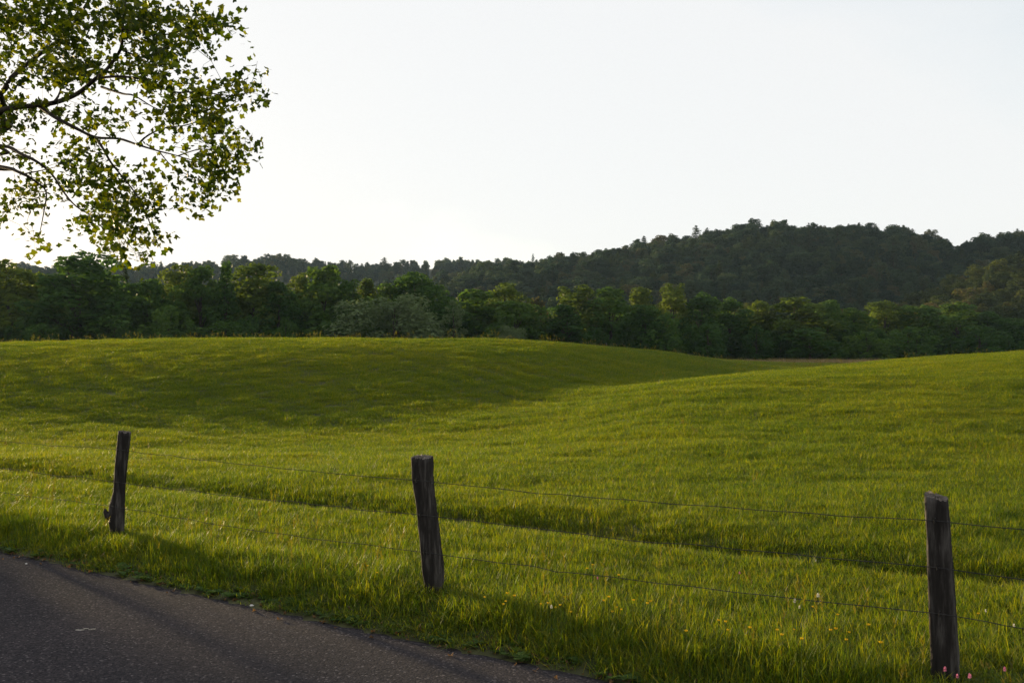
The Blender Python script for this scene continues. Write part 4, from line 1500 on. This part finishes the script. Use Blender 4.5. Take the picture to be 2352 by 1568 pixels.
r = np.random.default_rng(77)
P, hub = [], []
tw_V, tw_F = [], []
for (x, y, rx, ry, cnt) in BLOBS:
    cnt = int(cnt * (2.2 if y < 420 and x < 900 else 1.6))
    depth = leaf_depth(x)
    nt = max(5, cnt // 9)
    q = np.sqrt(r.random(nt)) * 0.95
    a = r.uniform(0, 6.283, nt)
    for i in range(nt):
        c = ray_pt((x + rx * q[i] * math.cos(a[i])) * K, (y + ry * q[i] * math.sin(a[i])) * K, depth + r.normal(0, .55)) - T0
        j = np.argmin(((BP - c) ** 2).sum(1) + 0.3 * (BP[:, 2] < c[2] - .8))
        s = BP[j]
        gap = float(np.linalg.norm(c - s))
        mid = (s + c) / 2 + np.array([0, 0, 0.1 * gap]) + r.normal(0, 0.06 * gap, 3)
        tube([s, mid, c], [.0016 + .003 * min(1.0, gap), .0013 + .0016 * min(1.0, gap), .0012], 4, tw_V, tw_F)
        BP = np.vstack([BP, c[None], mid[None]])
        m = cnt / nt
        m = int(m) + (r.random() < m % 1)
        dirv = (c - s) / (np.linalg.norm(c - s) + 1e-6)
        for _ in range(m):
            P.append(c - dirv * r.uniform(-.05, .3) + r.normal(0, .075, 3))
P = np.array(P)
n_seen = len(P)
# the rest of the crown, outside the frame
CR = []
for k in range(70):
    a, zz = r.uniform(0, 6.283), r.uniform(3.2, 14.5)
    q = 4.6 * math.sqrt(r.random()) * (1 if zz < 9 else max(.25, (15.5 - zz) / 6.5))
    c = np.array([q * math.cos(a), q * math.sin(a), zz])
    w = c + T0
    d = w[1]
    if d > 0.5 and -0.56 < w[0] / d and (w[2] - CAM_H) / d < 0.42:
        continue                                     # keep the seen part as the photograph has it
    j = np.argmin(np.abs(np.array(tr)[:, 2] - zz * .7))
    tube([np.array(tr[j]), (np.array(tr[j]) + c) / 2 + np.array([0, 0, .25]), c], [.05, .03, .006], 5, tw_V, tw_F)
    CR.append(c + r.normal(0, 1, (55, 3)) * np.array([.75, .75, .5]))
P2 = np.concatenate(CR)
link(bpy.data.objects.new('twigs', np_mesh('twigs', np.array(tw_V), np.array(tw_F), [M['bark']], smooth=True)), tulip)['kind'] = 'stuff'

x, y, z, s = leaf_frames(P, r, .074)
world_P = P + T0
inview = (world_P[:, 0] / world_P[:, 1] > -.51) & ((world_P[:, 2] - CAM_H) / world_P[:, 1] < .36)
score = np.where(inview, s / world_P[:, 1], 0)
big = np.argsort(-score)[:300]
single = np.zeros(len(P), bool)
single[big] = True
leaf_vars = []
for k in range(4):
    W = LV * np.array([1, 1, (.6, 1.0, 1.5, -.6)[k]])
    leaf_vars.append(np_mesh('leaf', W, LFt, [M['tulip']], attrs={'rnd': ('FACE', np.full(14, (.25, .5, .7, .9)[k]))}))
for i in big:
    o = bpy.data.objects.new('leaf', leaf_vars[i % 4])
    o.parent = tulip
    mt = Matrix(np.c_[np.r_[np.c_[x[i] * s[i], y[i] * s[i], z[i] * s[i]], np.zeros((1, 3))], np.r_[P[i], 1]].tolist())
    o.matrix_basis = mt
    scene.collection.objects.link(o)


def joined_leaves(P, x, y, z, s, r):
    n = len(P)
    W = P[:, None] + s[:, None, None] * (LV[None, :, 0:1] * x[:, None] + LV[None, :, 1:2] * y[:, None] + LV[None, :, 2:3] * z[:, None] * r.uniform(-.6, 1.5, n)[:, None, None])
    Fx = (LFt[None] + (np.arange(n) * len(LV))[:, None, None]).reshape(-1, 3)
    return np_mesh('crown', W.reshape(-1, 3), Fx, [M['tulip']], attrs={'rnd': ('FACE', np.repeat(r.random(n), 14))})


keep = ~single
Pa = np.concatenate([P[keep], P2])
x2, y2, z2, s2 = leaf_frames(P2, r, .14)
crown = bpy.data.objects.new('crown', joined_leaves(Pa, np.concatenate([x[keep], x2]), np.concatenate([y[keep], y2]), np.concatenate([z[keep], z2]), np.concatenate([s[keep], s2]), r))
link(crown, tulip)['kind'] = 'stuff'

# ------------------------------------------------------------------ air
HAZE = 0.00007
if HAZE:
    me = bpy.data.meshes.new('haze')
    x0, x1, y0, y1, z0, z1 = -1150, 1150, -60, 1180, -2.0, 118.0
    me.from_pydata([(x0, y0, z0), (x1, y0, z0), (x1, y1, z0), (x0, y1, z0), (x0, y0, z1), (x1, y0, z1), (x1, y1, z1), (x0, y1, z1)], [],
                   [(3, 2, 1, 0), (4, 5, 6, 7), (0, 1, 5, 4), (1, 2, 6, 5), (2, 3, 7, 6), (3, 0, 4, 7)])
    hm, hn, hl = new_mat('haze')
    ho = hn.new('ShaderNodeOutputMaterial')
    hv = hn.new('ShaderNodeVolumePrincipled')
    hv.inputs['Color'].default_value = (0.56, 0.77, 1.0, 1)
    hv.inputs['Density'].default_value = HAZE
    hv.inputs['Anisotropy'].default_value = 0.0
    hl.new(hv.outputs['Volume'], ho.inputs['Volume'])
    me.materials.append(hm)
    o = bpy.data.objects.new('haze', me)
    tag(link(o), 'thin evening haze filling the valley', 'haze', kind='stuff')
